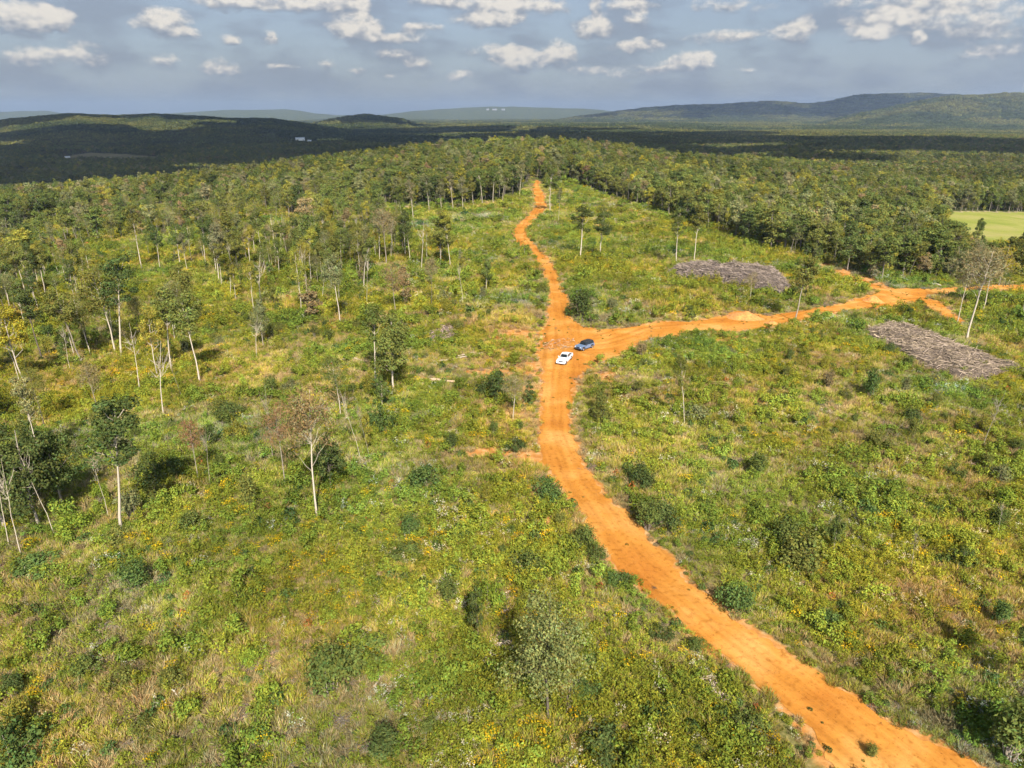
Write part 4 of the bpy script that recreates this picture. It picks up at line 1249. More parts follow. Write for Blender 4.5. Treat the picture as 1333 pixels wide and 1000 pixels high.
brush_pile(PILE_R, 1.9, 4600, 'wide flat pile of grey dead branches below the branch road at right', 51)
brush_pile(PILE_L, 3.3, 6500, 'tall long heap of grey-purple dead branches on the hillside above the branch road', 52, tone=(.225, .180, .158))
for (pts, hh, nn, lab, tone, lg) in [
    ([(552, 440), (560, 424), (580, 420), (598, 432), (588, 446), (565, 450)], .8, 260, 'small heap of pinkish grey twigs at mid slope left of the junction', (.36, .27, .235), 1.8),
    ([(706, 448), (725, 441), (748, 442), (752, 452), (728, 458), (708, 458)], .25, 170, 'flat scatter of grey branch chips on the clay left of the parked vehicles', (.36, .26, .19), 1.1),
    ([(648, 775), (664, 768), (668, 800), (655, 812)], .3, 130, 'strip of grey dead twigs left of the foreground tree', (.36, .29, .24), 1.0),
    ([(632, 838), (650, 822), (672, 830), (660, 848)], .3, 160, 'patch of pale grey twigs in the shadow of the foreground tree', (.36, .29, .25), 1.0),
    ([(728, 905), (742, 884), (758, 886), (752, 912), (738, 930)], .45, 240, 'grey twig heap right of the foreground tree', (.27, .22, .18), 1.2),
    ([(905, 885), (925, 880), (958, 915), (950, 925), (925, 910)], .4, 260, 'long heap of grey twigs along the left bank of the lower road', (.34, .27, .23), 1.2),
    ([(1175, 462), (1176, 456), (1182, 456), (1182, 462)], .2, 12, 'tiny scatter of sticks beside the wide flat brush pile', (.3, .24, .2), 1.0),
]:
    brush_pile(ground_poly(pts, 2), hh, nn, lab, len(lab) * 7 + nn, tone, lg)

def log(px0, py0, px1, py1, rad, label, tone=(.36, .29, .21)):
    a, b = unproject([px0, px1], [py0, py1])
    M = MB(); rng = np.random.default_rng(int(px0 * 7 + py0))
    L = np.linalg.norm(b - a)
    n = 7; t = np.linspace(0, 1, n)[:, None]
    p = (b - a) * t; p[:, 2] += rad + .3; p[1:-1] += rng.normal(0, rad * .35, (n - 2, 3))
    rr = np.linspace(rad, rad * .62, n)
    M.tube(p, rr, np.array(tone), 8)
    for end, k in ((p[0], 0), (p[-1], -1)):      # sawn ends
        M.tube(np.array([end, end + (b - a) / L * .02 * (1 if k else -1)]), [rr[k], .01], np.array(tone) * 1.25, 8)
    for _ in range(3):                            # branch stubs
        q = p[rng.integers(1, n - 1)]
        M.tube(np.array([q, q + rng.normal(0, .35, 3) + [0, 0, .5]]), [rad * .3, rad * .12], np.array(tone) * .85, 4)
    me = M.build('fallen_log', [DEAD], True)
    o = link('fallen_log', me); o.location = a; o.color = (1, 1, 1, 1)
    tag(o, label, 'log'); return o

log(424, 474, 452, 471, .22, 'pale fallen log at the far left of the loose row of logs at mid slope')
log(450, 468, 478, 474, .26, 'thick pale log right of the leftmost one at mid slope')
log(455, 478, 476, 471, .18, 'thin pale log crossing the thick one at mid slope')
log(562, 473, 588, 470, .13, 'thin grey fallen trunk left of the junction', (.42, .35, .27))
log(588, 471, 630, 461, .14, 'longest pale fallen trunk left of the junction', (.40, .33, .25))
log(596, 466, 620, 461, .15, 'thin pale pole lying behind the longest trunk left of the junction')
log(560, 498, 594, 501, .32, 'thick tan log lying on a bare track left of the road', (.36, .26, .17))
log(1160, 440, 1186, 434, .2, 'pale log resting on the far end of the flat brush pile', (.44, .36, .3))
log(487, 898, 497, 884, .09, 'thin pale stick lying in dry grass left of the foreground tree')
log(780, 958, 799, 966, .08, 'thin pale stick lying among goldenrod at the bottom')
log(225, 902, 233, 910, .07, 'short white stick lying in the dry grass of the left foreground', (.62, .55, .45))
log(1210, 371, 1225, 374, .3, 'pale log at the far side of the branch road', (.5, .43, .33))

# dirt mounds pushed up beside the branch road
SOIL = plain_mat('orange_soil_heap', (.43, .18, .046), .95, noise=.35, nscale=1.6)
def dirt_mound(px, py, rp, hm, label):
    x, y, z = unproject([px], [py])[0]; _, _, f = project(x, y, z); r = rp * f / FPX
    rng = np.random.default_rng(int(px)); n = 28; V = []; F = []
    for i in range(9):
        q = i / 8
        for k in range(n):
            a = k / n * 6.2832
            rr = r * q * (1 + .35 * (vnoise(np.array([math.cos(a) * 1.4 + px]), np.array([math.sin(a) * 1.4]), 5)[0] - .5))
            gx, gy = x + math.cos(a) * rr * 1.5, y + math.sin(a) * rr
            zz = height(gx, gy) + hm * (math.cos(q * math.pi) * .5 + .5) * (.7 + .6 * vnoise(np.array([gx * .9]), np.array([gy * .9]), 8)[0]) - .12 * q
            V.append((gx - x, gy - y, float(zz) - z))
    for i in range(8):
        for k in range(n):
            k2 = (k + 1) % n; F.append([i * n + k, i * n + k2, (i + 1) * n + k2, (i + 1) * n + k])
    me = mesh_np('dirt_mound', V, F, SOIL, smooth=True)
    o = link('dirt_mound', me); o.location = (x, y, z); tag(o, label, 'dirt mound')
dirt_mound(970, 414, 22, 1.5, 'pushed-up orange dirt mound on the upper edge of the branch road')
dirt_mound(1137, 393, 13, 1.7, 'small steep orange dirt mound at the far bend of the branch road')
dirt_mound(1005, 422, 10, .7, 'low orange dirt mound in front of the brush at the branch road')

# ------------------------------------------------------------------ vehicles
def bm_mesh(name, bm, mat, smooth=False):
    me = bpy.data.meshes.new(name); bm.to_mesh(me); bm.free(); me.materials.append(mat)
    if smooth:
        for p in me.polygons: p.use_smooth = True
    return me

def prism(profile, y0, y1, taper=None, bevel=.04, holes=None):
    """extrude a side outline (x, z) across the width; taper(z) pulls the sides in"""
    bm = bmesh.new()
    A = []; B = []
    for x, z in profile:
        k = taper(z) if taper else 0
        A.append(bm.verts.new((x, y0 + k, z))); B.append(bm.verts.new((x, y1 - k, z)))
    n = len(profile)
    bm.faces.new(A); bm.faces.new(B[::-1])
    for i in range(n):
        j = (i + 1) % n
        bm.faces.new((A[j], A[i], B[i], B[j]))
    bmesh.ops.recalc_face_normals(bm, faces=bm.faces)
    if bevel: bmesh.ops.bevel(bm, geom=list(bm.edges), offset=bevel, segments=2, affect='EDGES', clamp_overlap=True)
    return bm

def boxm(c, s, bevel=.02):
    bm = bmesh.new(); bmesh.ops.create_cube(bm, size=1)
    for v in bm.verts: v.co = Vector((v.co.x * s[0] + c[0], v.co.y * s[1] + c[1], v.co.z * s[2] + c[2]))
    if bevel: bmesh.ops.bevel(bm, geom=list(bm.edges), offset=bevel, segments=2, affect='EDGES')
    return bm

def quad_panel(pts, t=.02):
    bm = bmesh.new(); v = [bm.verts.new(p) for p in pts]; f = bm.faces.new(v)
    bm.normal_update(); nrm = f.normal.copy()
    r = bmesh.ops.extrude_face_region(bm, geom=[f])
    for e in r['geom']:
        if isinstance(e, bmesh.types.BMVert): e.co += nrm * t
    bmesh.ops.recalc_face_normals(bm, faces=bm.faces)
    return bm

def wheel_arch(x0, r, zc, n=7):
    return [(x0 + r * math.cos(a), zc + r * math.sin(a)) for a in np.linspace(0, math.pi, n)]

M_WHITE = plain_mat('white_car_paint', (.80, .80, .80), .25, coat=.6)
M_SLATE = plain_mat('slate_blue_car_paint', (.115, .175, .28), .28, coat=.6)
M_GLASS = plain_mat('dark_glass', (.012, .016, .02), .06)
M_BLACK = plain_mat('black_trim', (.018, .018, .02), .5)
M_RUBBER = plain_mat('tyre_rubber', (.025, .024, .023), .85)
M_RIM = plain_mat('alloy_rim', (.45, .45, .46), .3, .9)
M_LAMP = plain_mat('lamp_glass', (.75, .75, .72), .1)
M_TAIL = plain_mat('tail_lamp_red', (.35, .02, .015), .2)
M_CHROME = plain_mat('chrome', (.6, .6, .62), .15, 1.0)
M_TOP = plain_mat('black_soft_top', (.016, .017, .02), .7)

def wheel(root, x, y, r, w):
    def ring(r0, r1, hw, mat, nm, par):
        bm = bmesh.new(); n = 24; prof = [(r0, -hw), (r1 - .03, -hw), (r1, -hw + .04), (r1, hw - .04), (r1 - .03, hw), (r0, hw)]
        vs = [[bm.verts.new((q * math.cos(a), h, q * math.sin(a))) for q, h in prof] for a in np.linspace(0, 2 * math.pi, n, endpoint=False)]
        for i in range(n):
            for k in range(len(prof)):
                bm.faces.new((vs[i][k], vs[(i + 1) % n][k], vs[(i + 1) % n][(k + 1) % len(prof)], vs[i][(k + 1) % len(prof)]))
        bmesh.ops.recalc_face_normals(bm, faces=bm.faces)
        return link(nm, bm_mesh(nm, bm, mat, True), par)
    t = ring(r * .62, r, w / 2, M_RUBBER, 'tyre', root); t.location = (x, y, r)
    bm = bmesh.new()
    bmesh.ops.create_cone(bm, cap_ends=True, segments=20, radius1=r * .63, radius2=r * .63, depth=w * .72)
    bmesh.ops.rotate(bm, verts=bm.verts, matrix=Matrix.Rotation(R(90), 3, 'X'))
    for k in range(5):
        a = k / 5 * 6.283
        m = boxm((0, 0, r * .34), (r * .14, w * .8, r * .5), .005); m.transform(Matrix.Rotation(a, 4, 'Y'))
        me = bpy.data.meshes.new('spoke'); m.to_mesh(me); m.free(); bm.from_mesh(me); bpy.data.meshes.remove(me)
    link('rim', bm_mesh('rim', bm, M_RIM), t)

def vehicle(name, px, py, heading, label, cat, paint, pickup):
    x, y, z = unproject([px], [py])[0]
    z = float(road_z(np.array([x]), np.array([y]))[0])
    root = empty(name, (x, y, z), heading)
    W = 1.98; hw = W / 2
    Lf, Lr = (2.75, -2.85) if pickup else (2.35, -2.3)
    ax_f, ax_r = (1.75, -1.75) if pickup else (1.42, -1.5)
    wr = .41; zb = .46; belt = 1.12 if pickup else 1.16
    prof = [(Lf, .50), (Lf + .03, .78), (Lf - .08, belt - .08), (1.05 if pickup else .95, belt + .04), (.9, belt + .02)]
    if pickup: prof += [(-.95, belt), (Lr, belt), (Lr - .02, .6)]
    else: prof += [(Lr + .05, belt), (Lr - .02, .6)]
    prof += [(ax_r - .52, zb)] + [(ax_r - .5 * math.cos(a), wr + .5 * math.sin(a)) for a in np.linspace(.12, math.pi - .12, 7)] + [(ax_r + .52, zb - .06), (ax_f - .52, zb - .06)] \
        + [(ax_f - .5 * math.cos(a), wr + .5 * math.sin(a)) for a in np.linspace(.12, math.pi - .12, 7)] + [(ax_f + .52, zb)]
    if pickup:
        bm = prism(prof, -hw, hw, lambda q: max(0, (q - .8)) * .10, .03)
    else:
        bm = prism(prof, -hw + .02, hw - .02, lambda q: max(0, (q - .8)) * .06, .03)
    link('body', bm_mesh('body', bm, paint), root)
    tp = (lambda q: .05 + max(0, q - belt) * .34)
    if pickup:
        roof_z = 1.83
        cab = [(1.0, belt - .02), (.22, roof_z - .06), (.0, roof_z), (-.75, roof_z), (-.98, roof_z - .12), (-1.12, belt - .02)]
    else:
        roof_z = 1.86
        cab = [(.95, belt - .02), (.42, roof_z - .06), (.25, roof_z), (-1.95, roof_z - .02), (-2.12, roof_z - .1), (Lr + .04, belt - .02)]
    cab_o = link('cabin', bm_mesh('cabin', prism(cab, -hw + .02, hw - .02, tp, .04), paint if pickup else M_TOP), root)
    def side(xa, xb, za, zt, sgn, xa2, xb2):
        ya = hw - .02 - tp(za) + .004; yb = hw - .02 - tp(zt) + .004
        p = [(xa, sgn * ya, za), (xb, sgn * ya, za), (xb2, sgn * yb, zt), (xa2, sgn * yb, zt)]
        return quad_panel(p if sgn < 0 else p[::-1], .012)
    zl, zt = belt + .06, roof_z - .12
    if pickup: wins = [((.86, -.02, zl, zt), (.33, -.05)), ((-.1, -.92, zl, zt), (-.13, -.84))]
    else: wins = [((.84, -.1, zl, zt), (.50, -.12)), ((-.2, -1.05, zl, zt), (-.2, -1.05)), ((-1.15, -2.05, zl, zt), (-1.15, -1.98))]
    for sgn in (-1, 1):
        for (xa, xb, za, zz), (xa2, xb2) in wins:
            link('side_window', bm_mesh('side_window', side(xa, xb, za, zz, sgn, xa2, xb2), M_GLASS), cab_o)
    def cross(xa, za, xb, zb2, inset, nm, outward):
        ya = hw - .02 - tp(za) - inset; yb = hw - .02 - tp(zb2) - inset
        p = [(xa + outward, -ya, za), (xa + outward, ya, za), (xb + outward, yb, zb2), (xb + outward, -yb, zb2)]
        bm = quad_panel(p if outward > 0 else p[::-1], .012)
        link(nm, bm_mesh(nm, bm, M_GLASS), cab_o)
    x1, z1 = cab[0]; x2, z2 = cab[1]
    lerp = lambda t: (x1 + (x2 - x1) * t, z1 + (z2 - z1) * t)
    (xa, za), (xb, zb2) = lerp(.14), lerp(.95)
    cross(xa, za, xb, zb2, .09, 'windshield', .012)
    x1, z1 = cab[-1]; x2, z2 = cab[-2]
    (xa, za), (xb, zb2) = lerp(.25), lerp(.9)
    cross(xa, za, xb, zb2, .16, 'rear_window', -.012)
    if pickup:
        bed = link('cargo_bed', bm_mesh('cargo_bed', boxm(((-1.22 + Lr) / 2, 0, belt + .012), (abs(Lr + 1.22) - .12, W - .34, .03), .01), M_BLACK), root)
        for sgn in (-1, 1):
            link('bed_rail', bm_mesh('bed_rail', boxm(((-1.18 + Lr) / 2, sgn * (hw - .1), belt + .03), (abs(Lr + 1.18), .1, .09), .02), paint), root)
        link('tailgate', bm_mesh('tailgate', boxm((Lr + .02, 0, belt - .18), (.1, W - .36, .5), .02), paint), root)
    else:
        sp = link('spare_wheel', bm_mesh('spare_wheel', boxm((Lr - .12, 0, .98), (.22, .7, .7), .1), M_RUBBER), root)
        for sgn in (-1, 1):
            link('fender_flare', bm_mesh('fender_flare', boxm((ax_f, sgn * (hw + .02), .92), (1.05, .12, .08), .03), M_BLACK), root)
            link('fender_flare', bm_mesh('fender_flare', boxm((ax_r, sgn * (hw + .02), .92), (1.05, .12, .08), .03), M_BLACK), root)
    link('grille', bm_mesh('grille', boxm((Lf + .015, 0, .84), (.06, 1.05 if pickup else .9, .28), .02), M_BLACK), root)
    link('front_bumper', bm_mesh('front_bumper', boxm((Lf + .06, 0, .54), (.2, W - .06, .22), .05), paint if pickup else M_BLACK), root)
    link('rear_bumper', bm_mesh('rear_bumper', boxm((Lr - .06, 0, .56), (.18, W - .06, .2), .05), M_CHROME if pickup else M_BLACK), root)
    for sgn in (-1, 1):
        link('headlight', bm_mesh('headlight', boxm((Lf - .01, sgn * (hw - .24), .88), (.1, .36 if pickup else .24, .2), .03), M_LAMP), root)
        link('tail_light', bm_mesh('tail_light', boxm((Lr - .01, sgn * (hw - .12), .9), (.06, .14, .34), .02), M_TAIL), root)
        link('side_mirror', bm_mesh('side_mirror', boxm((.78, sgn * (hw + .14), belt + .14), (.12, .24, .2), .03), M_BLACK if not pickup else paint), root)
        for dx in ((.0, -.98) if pickup else (-.1, -1.05)):
            link('door_handle', bm_mesh('door_handle', boxm((dx + .1, sgn * (hw - .015), belt - .12), (.16, .04, .04), .01), M_BLACK), root)
        for axx in (ax_f, ax_r):
            wheel(root, axx, sgn * (hw - .13), wr, .27)
    link('hood_line', bm_mesh('hood_line', boxm((1.85 if pickup else 1.55, 0, belt - .0), (.9, 1.1, .04), .015), paint), root)
    root.scale = (1.0, 1.0, 1.0)
    tag(root, label, cat)
    return root

vehicle('pickup_truck', 735, 471, R(-90 - 22), 'white crew cab pickup truck parked facing down the orange dirt road', 'pickup truck', M_WHITE, True)
vehicle('off_road_car', 761, 454.5, R(-90 - 46), 'slate blue off-road car with a black top parked behind the white pickup', 'car', M_SLATE, False)

# ------------------------------------------------------------------ far buildings
M_WALLW = plain_mat('white_metal_wall', (.78, .78, .78), .5); M_ROOFW = plain_mat('pale_metal_roof', (.70, .71, .73), .4); M_DOORD = plain_mat('dark_door', (.08, .08, .09), .6); M_GREYR = plain_mat('grey_roof', (.32, .31, .31), .6)
def shed(px, py, w, d, h, rz, label, roofm=None, cat='building', wallm=None):
    x, Y, z = [float(q) for q in unproject([px], [py])[0]]
    root = empty('building', (x, Y, z), rz)
    link('wall', bm_mesh('wall', boxm((0, 0, h / 2 - 2), (w, d, h + 4), 0), wallm or M_WALLW), root)
    bm = prism([(-d / 2 - .6, h), (d / 2 + .6, h), (0, h + d * .22)], -w / 2 - .6, w / 2 + .6, None, 0)
    bm.transform(Matrix.Rotation(R(90), 4, 'Z'))
    link('roof', bm_mesh('roof', bm, roofm or M_ROOFW), root)
    for k in range(2):
        link('door', bm_mesh('door', boxm(((k - .5) * w * .7, -d / 2 - .05, h * .25), (w * .07, .2, h * .5), 0), M_DOORD), root)
    for k in range(2):
        link('window', bm_mesh('window', boxm(((k - .5) * w * .3, -d / 2 - .05, h * .6), (w * .04, .2, h * .16), 0), M_GLASS), root)
    tag(root, label, cat); return root

for q in SHEDS: shed(*q)
M_FARW = plain_mat('grey_white_wall', (.20, .20, .21), .6)
for k, (px, w) in enumerate([(635, 50), (644, 90), (655, 70)]):
    shed(px, 143.5, w, 40, 15, 0, ['leftmost of three tiny white buildings on the far blue hill', 'middle of three tiny white buildings on the far blue hill', 'rightmost of three tiny white buildings on the far blue hill'][k], M_FARW, 'building', M_FARW)
def silo():
    x, Y, z = [float(q) for q in unproject([813.5], [TANK_PY])[0]]
    root = empty('storage_tank', (x, Y, z))
    bm = bmesh.new(); bmesh.ops.create_cone(bm, cap_ends=True, segments=24, radius1=2.6, radius2=2.6, depth=8); bmesh.ops.translate(bm, verts=bm.verts, vec=(0, 0, 4))
    link('tank_body', bm_mesh('tank_body', bm, M_WALLW, False), root)
    bm = bmesh.new(); bmesh.ops.create_cone(bm, cap_ends=True, segments=24, radius1=2.8, radius2=.3, depth=1.6); bmesh.ops.translate(bm, verts=bm.verts, vec=(0, 0, 8.8))
    link('roof', bm_mesh('roof', bm, M_ROOFW), root)
    tag(root, 'white round storage tank left of the houses in the shaded valley', 'tank')
silo()
def mast():
    Y = 6500; x = (1324 - 666.5) / FPX * CP * Y; z = float(height(np.array([x]), np.array([float(Y)]))[0])
    root = empty('radio_mast', (x, Y, z))
    M = MB()
    for k in range(3):
        a = k * 2.094; M.tube(np.array([[math.cos(a) * 2, math.sin(a) * 2, -5], [math.cos(a) * 1.2, math.sin(a) * 1.2, 165]]), [.28, .2], np.array([.4, .38, .38]), 4)
    for h in range(0, 160, 8):
        for k in range(3):
            a = k * 2.094; b = (k + 1) * 2.094
            M.tube(np.array([[math.cos(a) * 1.8, math.sin(a) * 1.8, h], [math.cos(b) * 1.8, math.sin(b) * 1.8, h + 8]]), [.12, .12], np.array([.4, .38, .38]), 3)
    link('lattice', M.build('lattice', [DEAD]), root).color = (1, 1, 1, 1)
    tag(root, 'thin grey radio mast on the green hill at the far right horizon', 'mast')
mast()

# ------------------------------------------------------------------ clouds that shade the valleys (high overhead, above the frame)
M_CLOUD = plain_mat('cloud_white', (.85, .85, .85), 1.0)
SUN_EL = R(42); SUN_AZ = R(12)          # the sun stands behind the camera, a little to the right
def cloud(sx, sy, alt, blobs, label, seed):
    off = alt / math.tan(SUN_EL)
    cx = sx + math.sin(SUN_AZ) * off; cy = sy - math.cos(SUN_AZ) * off
    rng = np.random.default_rng(seed); bm = bmesh.new()
    for (bx, by, rx, ry) in blobs:
        n = 46
        for _ in range(n):
            a = rng.uniform(0, 6.283); q = math.sqrt(rng.uniform(0, 1))
            X = bx + math.cos(a) * q * rx; Y = by + math.sin(a) * q * ry
            r = rng.uniform(.12, .26) * math.sqrt(rx * ry)
            res = bmesh.ops.create_icosphere(bm, subdivisions=2, radius=r)
            for v in res['verts']:
                k = 1 + .18 * (random.random() - .5)
                v.co = Vector((v.co.x * k + X, v.co.y * k + Y, max(v.co.z * k * .8, -22 + rng.uniform(-5, 5)) + 20))
    me = bm_mesh('cloud', bm, M_CLOUD, True)
    o = link('cloud', me); o.location = (cx, cy, alt); tag(o, label, 'cloud', kind='structure')

cloud(-1500, 2300, 1300, [(-300, 0, 1150, 950), (-1400, 300, 700, 900), (600, -350, 650, 600), (500, 600, 650, 650), (150, -900, 500, 300)], 'flat based white cloud drifting over the left valley', 1)
cloud(300, 2900, 1350, [(-500, 300, 900, 1500), (350, -300, 650, 1100), (700, -1000, 380, 560), (0, -1500, 330, 420), (-450, -1250, 520, 480), (-900, -1250, 500, 520)], 'flat based white cloud drifting over the middle valley', 2)
cloud(-2100, 3930, 1400, [(-900, 0, 700, 560), (150, 330, 620, 330), (1100, 0, 700, 560), (-1700, 100, 600, 600), (1050, 1500, 520, 420)], 'flat based white cloud drifting over the left hill', 3)
cloud(3100, 9300, 1900, [(-1200, 0, 1100, 800), (300, 0, 1100, 800), (1500, 100, 1000, 800)], 'flat based white cloud drifting over the far right hills', 4)

# ------------------------------------------------------------------ haze
def haze():
    bm = boxm((0, 0, 0), (2, 2, 2), 0)
    m, nt, out = new_mat('haze_air')
    v = N(nt, 'ShaderNodeVolumePrincipled')
    v.inputs['Color'].default_value = (.31, .405, .575, 1)
    v.inputs['Density'].default_value = 5.4e-5
    v.inputs['Anisotropy'].default_value = 0.0
    nt.links.new(v.outputs[0], out.inputs['Volume'])
    o = link('haze', bm_mesh('haze', bm, m))
    o.scale = (26000, 26000, 245); o.location = (0, 0, 245 - 110)
    tag(o, 'pale blue haze lying over the far woods and hills', 'haze', kind='stuff')
haze()

# ------------------------------------------------------------------ sky with cumulus, world and sun
def sky_dome():
    Rd = 90000.0
    az = np.linspace(R(-75), R(75), 61); el = np.linspace(R(-2), R(32), 18)
    A, E = np.meshgrid(az, el)
    V = np.stack([np.sin(A) * np.cos(E) * Rd, np.cos(A) * np.cos(E) * Rd, np.sin(E) * Rd], -1).reshape(-1, 3)
    F = [[i * 61 + j, i * 61 + j + 1, (i + 1) * 61 + j + 1, (i + 1) * 61 + j] for i in range(17) for j in range(60)]
    m, nt, out = new_mat('cumulus_sky'); L = nt.links.new
    tc = N(nt, 'ShaderNodeTexCoord')
    nv = N(nt, 'ShaderNodeVectorMath', operation='NORMALIZE'); L(tc.outputs['Object'], nv.inputs[0])
    sp = N(nt, 'ShaderNodeSeparateXYZ'); L(nv.outputs[0], sp.inputs[0])
    def math2(op, a, b=None, c=None):
        q = N(nt, 'ShaderNodeMath', operation=op)
        for k, v in enumerate((a, b, c)):
            if v is None: continue
            if isinstance(v, (int, float)): q.inputs[k].default_value = v
            else: L(v, q.inputs[k])
        return q.outputs[0]
    deg = 180 / math.pi
    a_ = math2('MULTIPLY', math2('ARCTAN2', sp.outputs['X'], sp.outputs['Y']), deg)
    e_ = math2('MULTIPLY', math2('ARCSINE', sp.outputs['Z']), deg)
    cb = N(nt, 'ShaderNodeCombineXYZ'); L(a_, cb.inputs[0]); L(e_, cb.inputs[1])
    def noise(scale, det, sxyz=(1, 1, 1), off=(0, 0, 0), rough=.55, color=False):
        mp = N(nt, 'ShaderNodeMapping'); mp.inputs['Scale'].default_value = sxyz; mp.inputs['Location'].default_value = off; L(cb.outputs[0], mp.inputs[0])
        n = N(nt, 'ShaderNodeTexNoise'); n.inputs['Scale'].default_value = scale; n.inputs['Detail'].default_value = det; n.inputs['Roughness'].default_value = rough
        L(mp.outputs[0], n.inputs['Vector']); return n.outputs['Color' if color else 'Fac']
    # wandering of the outline
    wc = noise(.55, 4, (1, 1.6, 1), color=True)
    ws = N(nt, 'ShaderNodeVectorMath', operation='SUBTRACT'); L(wc, ws.inputs[0]); ws.inputs[1].default_value = (.5, .5, .5)
    wm = N(nt, 'ShaderNodeVectorMath', operation='MULTIPLY_ADD'); L(ws.outputs[0], wm.inputs[0]); wm.inputs[1].default_value = (1.7, .8, 0); L(cb.outputs[0], wm.inputs[2])
    P = wm.outputs[0]
    def pix(px, py):
        dx, dy, dz = px_dir(px, py)
        return math.degrees(math.atan2(dx, dy)), math.degrees(math.asin(dz))
    CL = [(28, 22, 48, 20, 1), (75, 24, 30, 12, .9), (212, 30, 34, 17, 1), (250, 44, 22, 7, .6), (300, 4, 46, 9, .9), (410, 4, 62, 12, .95), (352, 50, 9, 10, .75), (298, 52, 15, 7, .85), (38, 75, 34, 15, .75), (100, 72, 36, 16, .65), (215, 80, 22, 11, .6), (288, 90, 30, 11, .7), (365, 87, 20, 4, .65), (425, 86, 14, 7, .5),
          (462, 38, 34, 16, 1), (475, 8, 9, 22, .9), (515, 50, 34, 6, .75), (550, 38, 26, 8, .75), (515, 69, 24, 7, .75), (545, 84, 18, 9, .6), (462, 93, 12, 6, .6), (504, 97, 9, 5, .5), (570, 2, 30, 10, .8), (665, 8, 66, 13, 1), (640, 27, 44, 9, .9), (672, 80, 30, 15, .85), (598, 99, 18, 8, .65), (640, 66, 40, 10, .45),
          (726, 70, 23, 16, .95), (775, 36, 24, 14, .95), (775, 6, 7, 18, .8), (822, 8, 36, 8, .85), (835, 27, 18, 10, .7), (828, 61, 32, 10, .8), (862, 88, 24, 7, .65), (905, 80, 28, 12, 1), (970, 91, 11, 5, .6), (950, 48, 64, 11, .6), (950, 8, 60, 10, .55), (1042, 40, 26, 15, .75), (1132, 44, 36, 10, .9), (1148, 24, 54, 10, .75), (1197, 49, 11, 9, 1), (1270, 30, 110, 34, .55), (1295, 70, 44, 11, .55), (1180, 2, 120, 14, .5), (790, 95, 60, 9, .4)]
    D = None; VV = None
    for (cx, cy, w, h, b) in CL:
        a0, e0 = pix(cx, cy); a1, _ = pix(cx + w, cy); _, e1 = pix(cx, cy - h)
        sa = 1 / max(.3, 1.5 * (a1 - a0)); se = 1 / max(.2, 1.6 * (e1 - e0))
        q = N(nt, 'ShaderNodeVectorMath', operation='MULTIPLY_ADD'); L(P, q.inputs[0]); q.inputs[1].default_value = (sa, se, 0); q.inputs[2].default_value = (-a0 * sa, -e0 * se, 0)
        ln = N(nt, 'ShaderNodeVectorMath', operation='LENGTH'); L(q.outputs[0], ln.inputs[0])
        mk = math2('MULTIPLY', math2('MAXIMUM', math2('SUBTRACT', 1, ln.outputs['Value']), 0), b)
        s3 = N(nt, 'ShaderNodeSeparateXYZ'); L(q.outputs[0], s3.inputs[0])
        vv = math2('MULTIPLY', mk, s3.outputs['Y'])
        D = mk if D is None else math2('ADD', D, mk)
        VV = vv if VV is None else math2('ADD', VV, vv)
    fb = noise(.8, 8, (1, 1.6, 1), (3, 7, 0), .58)
    fb2 = noise(1.3, 4, (1, 1.5, 1), (9, 2, 0), .5)
    dens = math2('ADD', math2('MULTIPLY', math2('MINIMUM', D, .9), 1.0), math2('MULTIPLY', math2('SUBTRACT', fb, .5), 1.25))
    def mr(v, a, b, c=0, d=1, smooth=True):
        r = N(nt, 'ShaderNodeMapRange'); r.interpolation_type = 'SMOOTHSTEP' if smooth else 'LINEAR'
        r.inputs[1].default_value = a; r.inputs[2].default_value = b; r.inputs[3].default_value = c; r.inputs[4].default_value = d; L(v, r.inputs[0]); return r.outputs[0]
    gate = mr(D, .02, .22)
    alpha = math2('MULTIPLY', mr(dens, .09, .58), gate)
    vloc = math2('DIVIDE', VV, math2('MAXIMUM', D, .02))
    lit = math2('ADD', math2('MULTIPLY', vloc, .75), math2('MULTIPLY', math2('SUBTRACT', fb2, .5), 1.5))
    lit = math2('ADD', lit, math2('MULTIPLY', dens, .55))
    lit = mr(lit, -.25, .62)
    CLOUD_GAIN = SKY['cloud']
    cr = N(nt, 'ShaderNodeValToRGB'); e = cr.color_ramp.elements
    e[0].position = 0; e[0].color = (.33, .38, .46, 1); e[1].position = 1; e[1].color = (.95, .89, .80, 1)
    k = e.new(.5); k.color = (.58, .585, .60, 1)
    L(lit, cr.inputs[0])
    em = N(nt, 'ShaderNodeEmission'); L(cr.outputs[0], em.inputs[0]); em.inputs[1].default_value = CLOUD_GAIN
    # a thin lilac veil of high cloud
    veil = math2('ADD', math2('MULTIPLY', mr(noise(.16, 5, (1, 2.6, 1), (1, 5, 0), .55), .42, .62), SKY['veil']), .80)
    vright = mr(a_, 4, 30); veil = math2('MAXIMUM', veil, math2('MULTIPLY', vright, math2('MULTIPLY', mr(noise(.22, 5, (1, 2, 1), (8, 1, 0)), .34, .6), .6)))
    ve = N(nt, 'ShaderNodeEmission'); ve.inputs[0].default_value = (.30, .345, .435, 1); ve.inputs[1].default_value = CLOUD_GAIN
    tr = N(nt, 'ShaderNodeBsdfTransparent')
    m1 = N(nt, 'ShaderNodeMixShader'); L(veil, m1.inputs[0]); L(tr.outputs[0], m1.inputs[1]); L(ve.outputs[0], m1.inputs[2])
    m2 = N(nt, 'ShaderNodeMixShader'); L(math2('MULTIPLY', alpha, .90), m2.inputs[0]); L(m1.outputs[0], m2.inputs[1]); L(em.outputs[0], m2.inputs[2])
    L(m2.outputs[0], out.inputs['Surface'])
    me = mesh_np('sky', V, F, m, smooth=True)
    o = link('sky', me); tag(o, kind='structure')

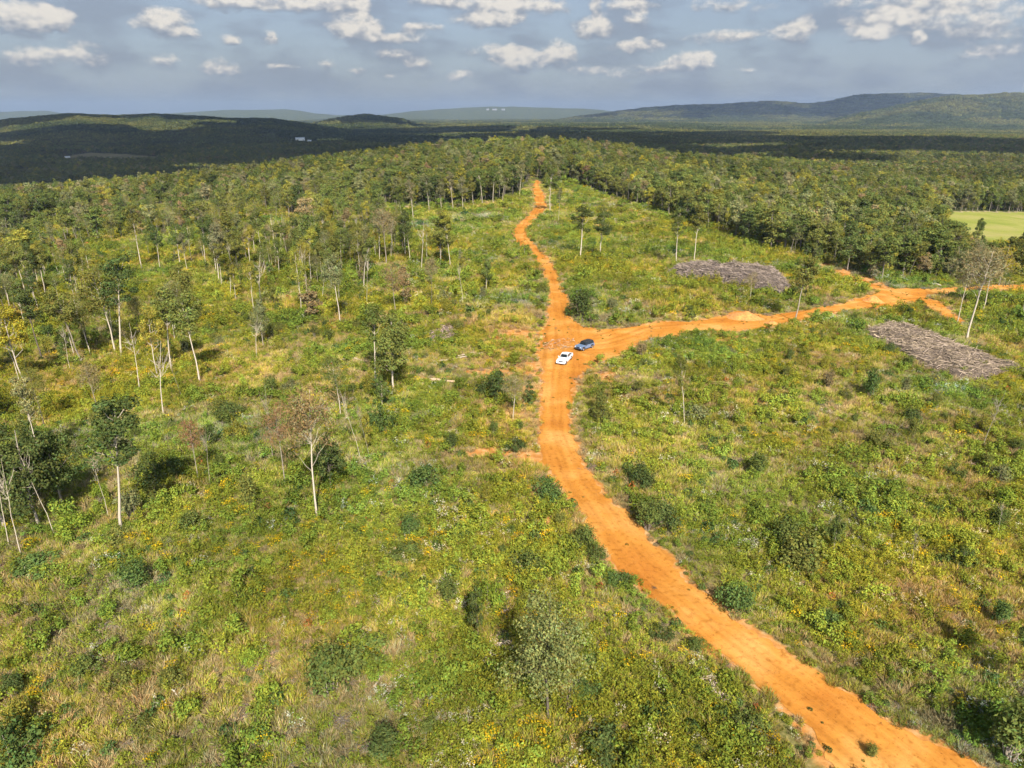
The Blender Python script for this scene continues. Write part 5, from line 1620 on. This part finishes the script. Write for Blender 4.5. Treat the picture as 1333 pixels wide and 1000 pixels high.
SKY = dict(strength=.10, cloud=.40, veil=.12, sun=4.2, exposure=1.3)
sky_dome()

w = bpy.data.worlds.new('World'); scene.world = w; w.use_nodes = True
nt = w.node_tree; nt.nodes.clear()
ow = nt.nodes.new('ShaderNodeOutputWorld'); bg = nt.nodes.new('ShaderNodeBackground'); sk = nt.nodes.new('ShaderNodeTexSky')
sk.sky_type = 'NISHITA'; sk.sun_disc = False; sk.sun_elevation = SUN_EL
sk.sun_rotation = math.pi - SUN_AZ
sk.air_density = 1.0; sk.dust_density = 1.5; sk.ozone_density = 2.0
bg.inputs['Strength'].default_value = SKY['strength']
nt.links.new(sk.outputs[0], bg.inputs[0]); nt.links.new(bg.outputs[0], ow.inputs[0])

sd = bpy.data.lights.new('sun', 'SUN'); sd.energy = SKY['sun']; sd.angle = R(.5); sd.color = (1, .93, .82)
so = bpy.data.objects.new('sun', sd); COL.objects.link(so)
dirv = Vector((math.sin(SUN_AZ) * math.cos(SUN_EL), -math.cos(SUN_AZ) * math.cos(SUN_EL), math.sin(SUN_EL)))
so.rotation_euler = dirv.to_track_quat('Z', 'Y').to_euler()
so.location = (40, -60, 120)

# ------------------------------------------------------------------ camera and render settings
cd = bpy.data.cameras.new('camera'); cam = bpy.data.objects.new('camera', cd); COL.objects.link(cam)
cd.sensor_width = 36; cd.lens = 36 * FPX / 1333
cd.clip_start = .5; cd.clip_end = 250000
cam.location = (0, 0, CAMZ); cam.rotation_euler = (R(90) - PITCH, 0, 0)
scene.camera = cam
scene.view_settings.view_transform = 'Standard'; scene.view_settings.look = 'None'
scene.view_settings.exposure = SKY['exposure']; scene.view_settings.gamma = 1
scene.render.engine = 'CYCLES'
cy = scene.cycles
cy.max_bounces = 5; cy.diffuse_bounces = 3; cy.glossy_bounces = 2; cy.transmission_bounces = 3; cy.transparent_max_bounces = 6; cy.volume_bounces = 1
cy.use_denoising = True
cy.use_adaptive_sampling = True; cy.adaptive_threshold = .02
cy.caustics_reflective = False; cy.caustics_refractive = False

for o in scene.objects:
    if o.get('label') and len(o['label'].split()) > 16: print('LONG LABEL', len(o['label'].split()), o['label'])
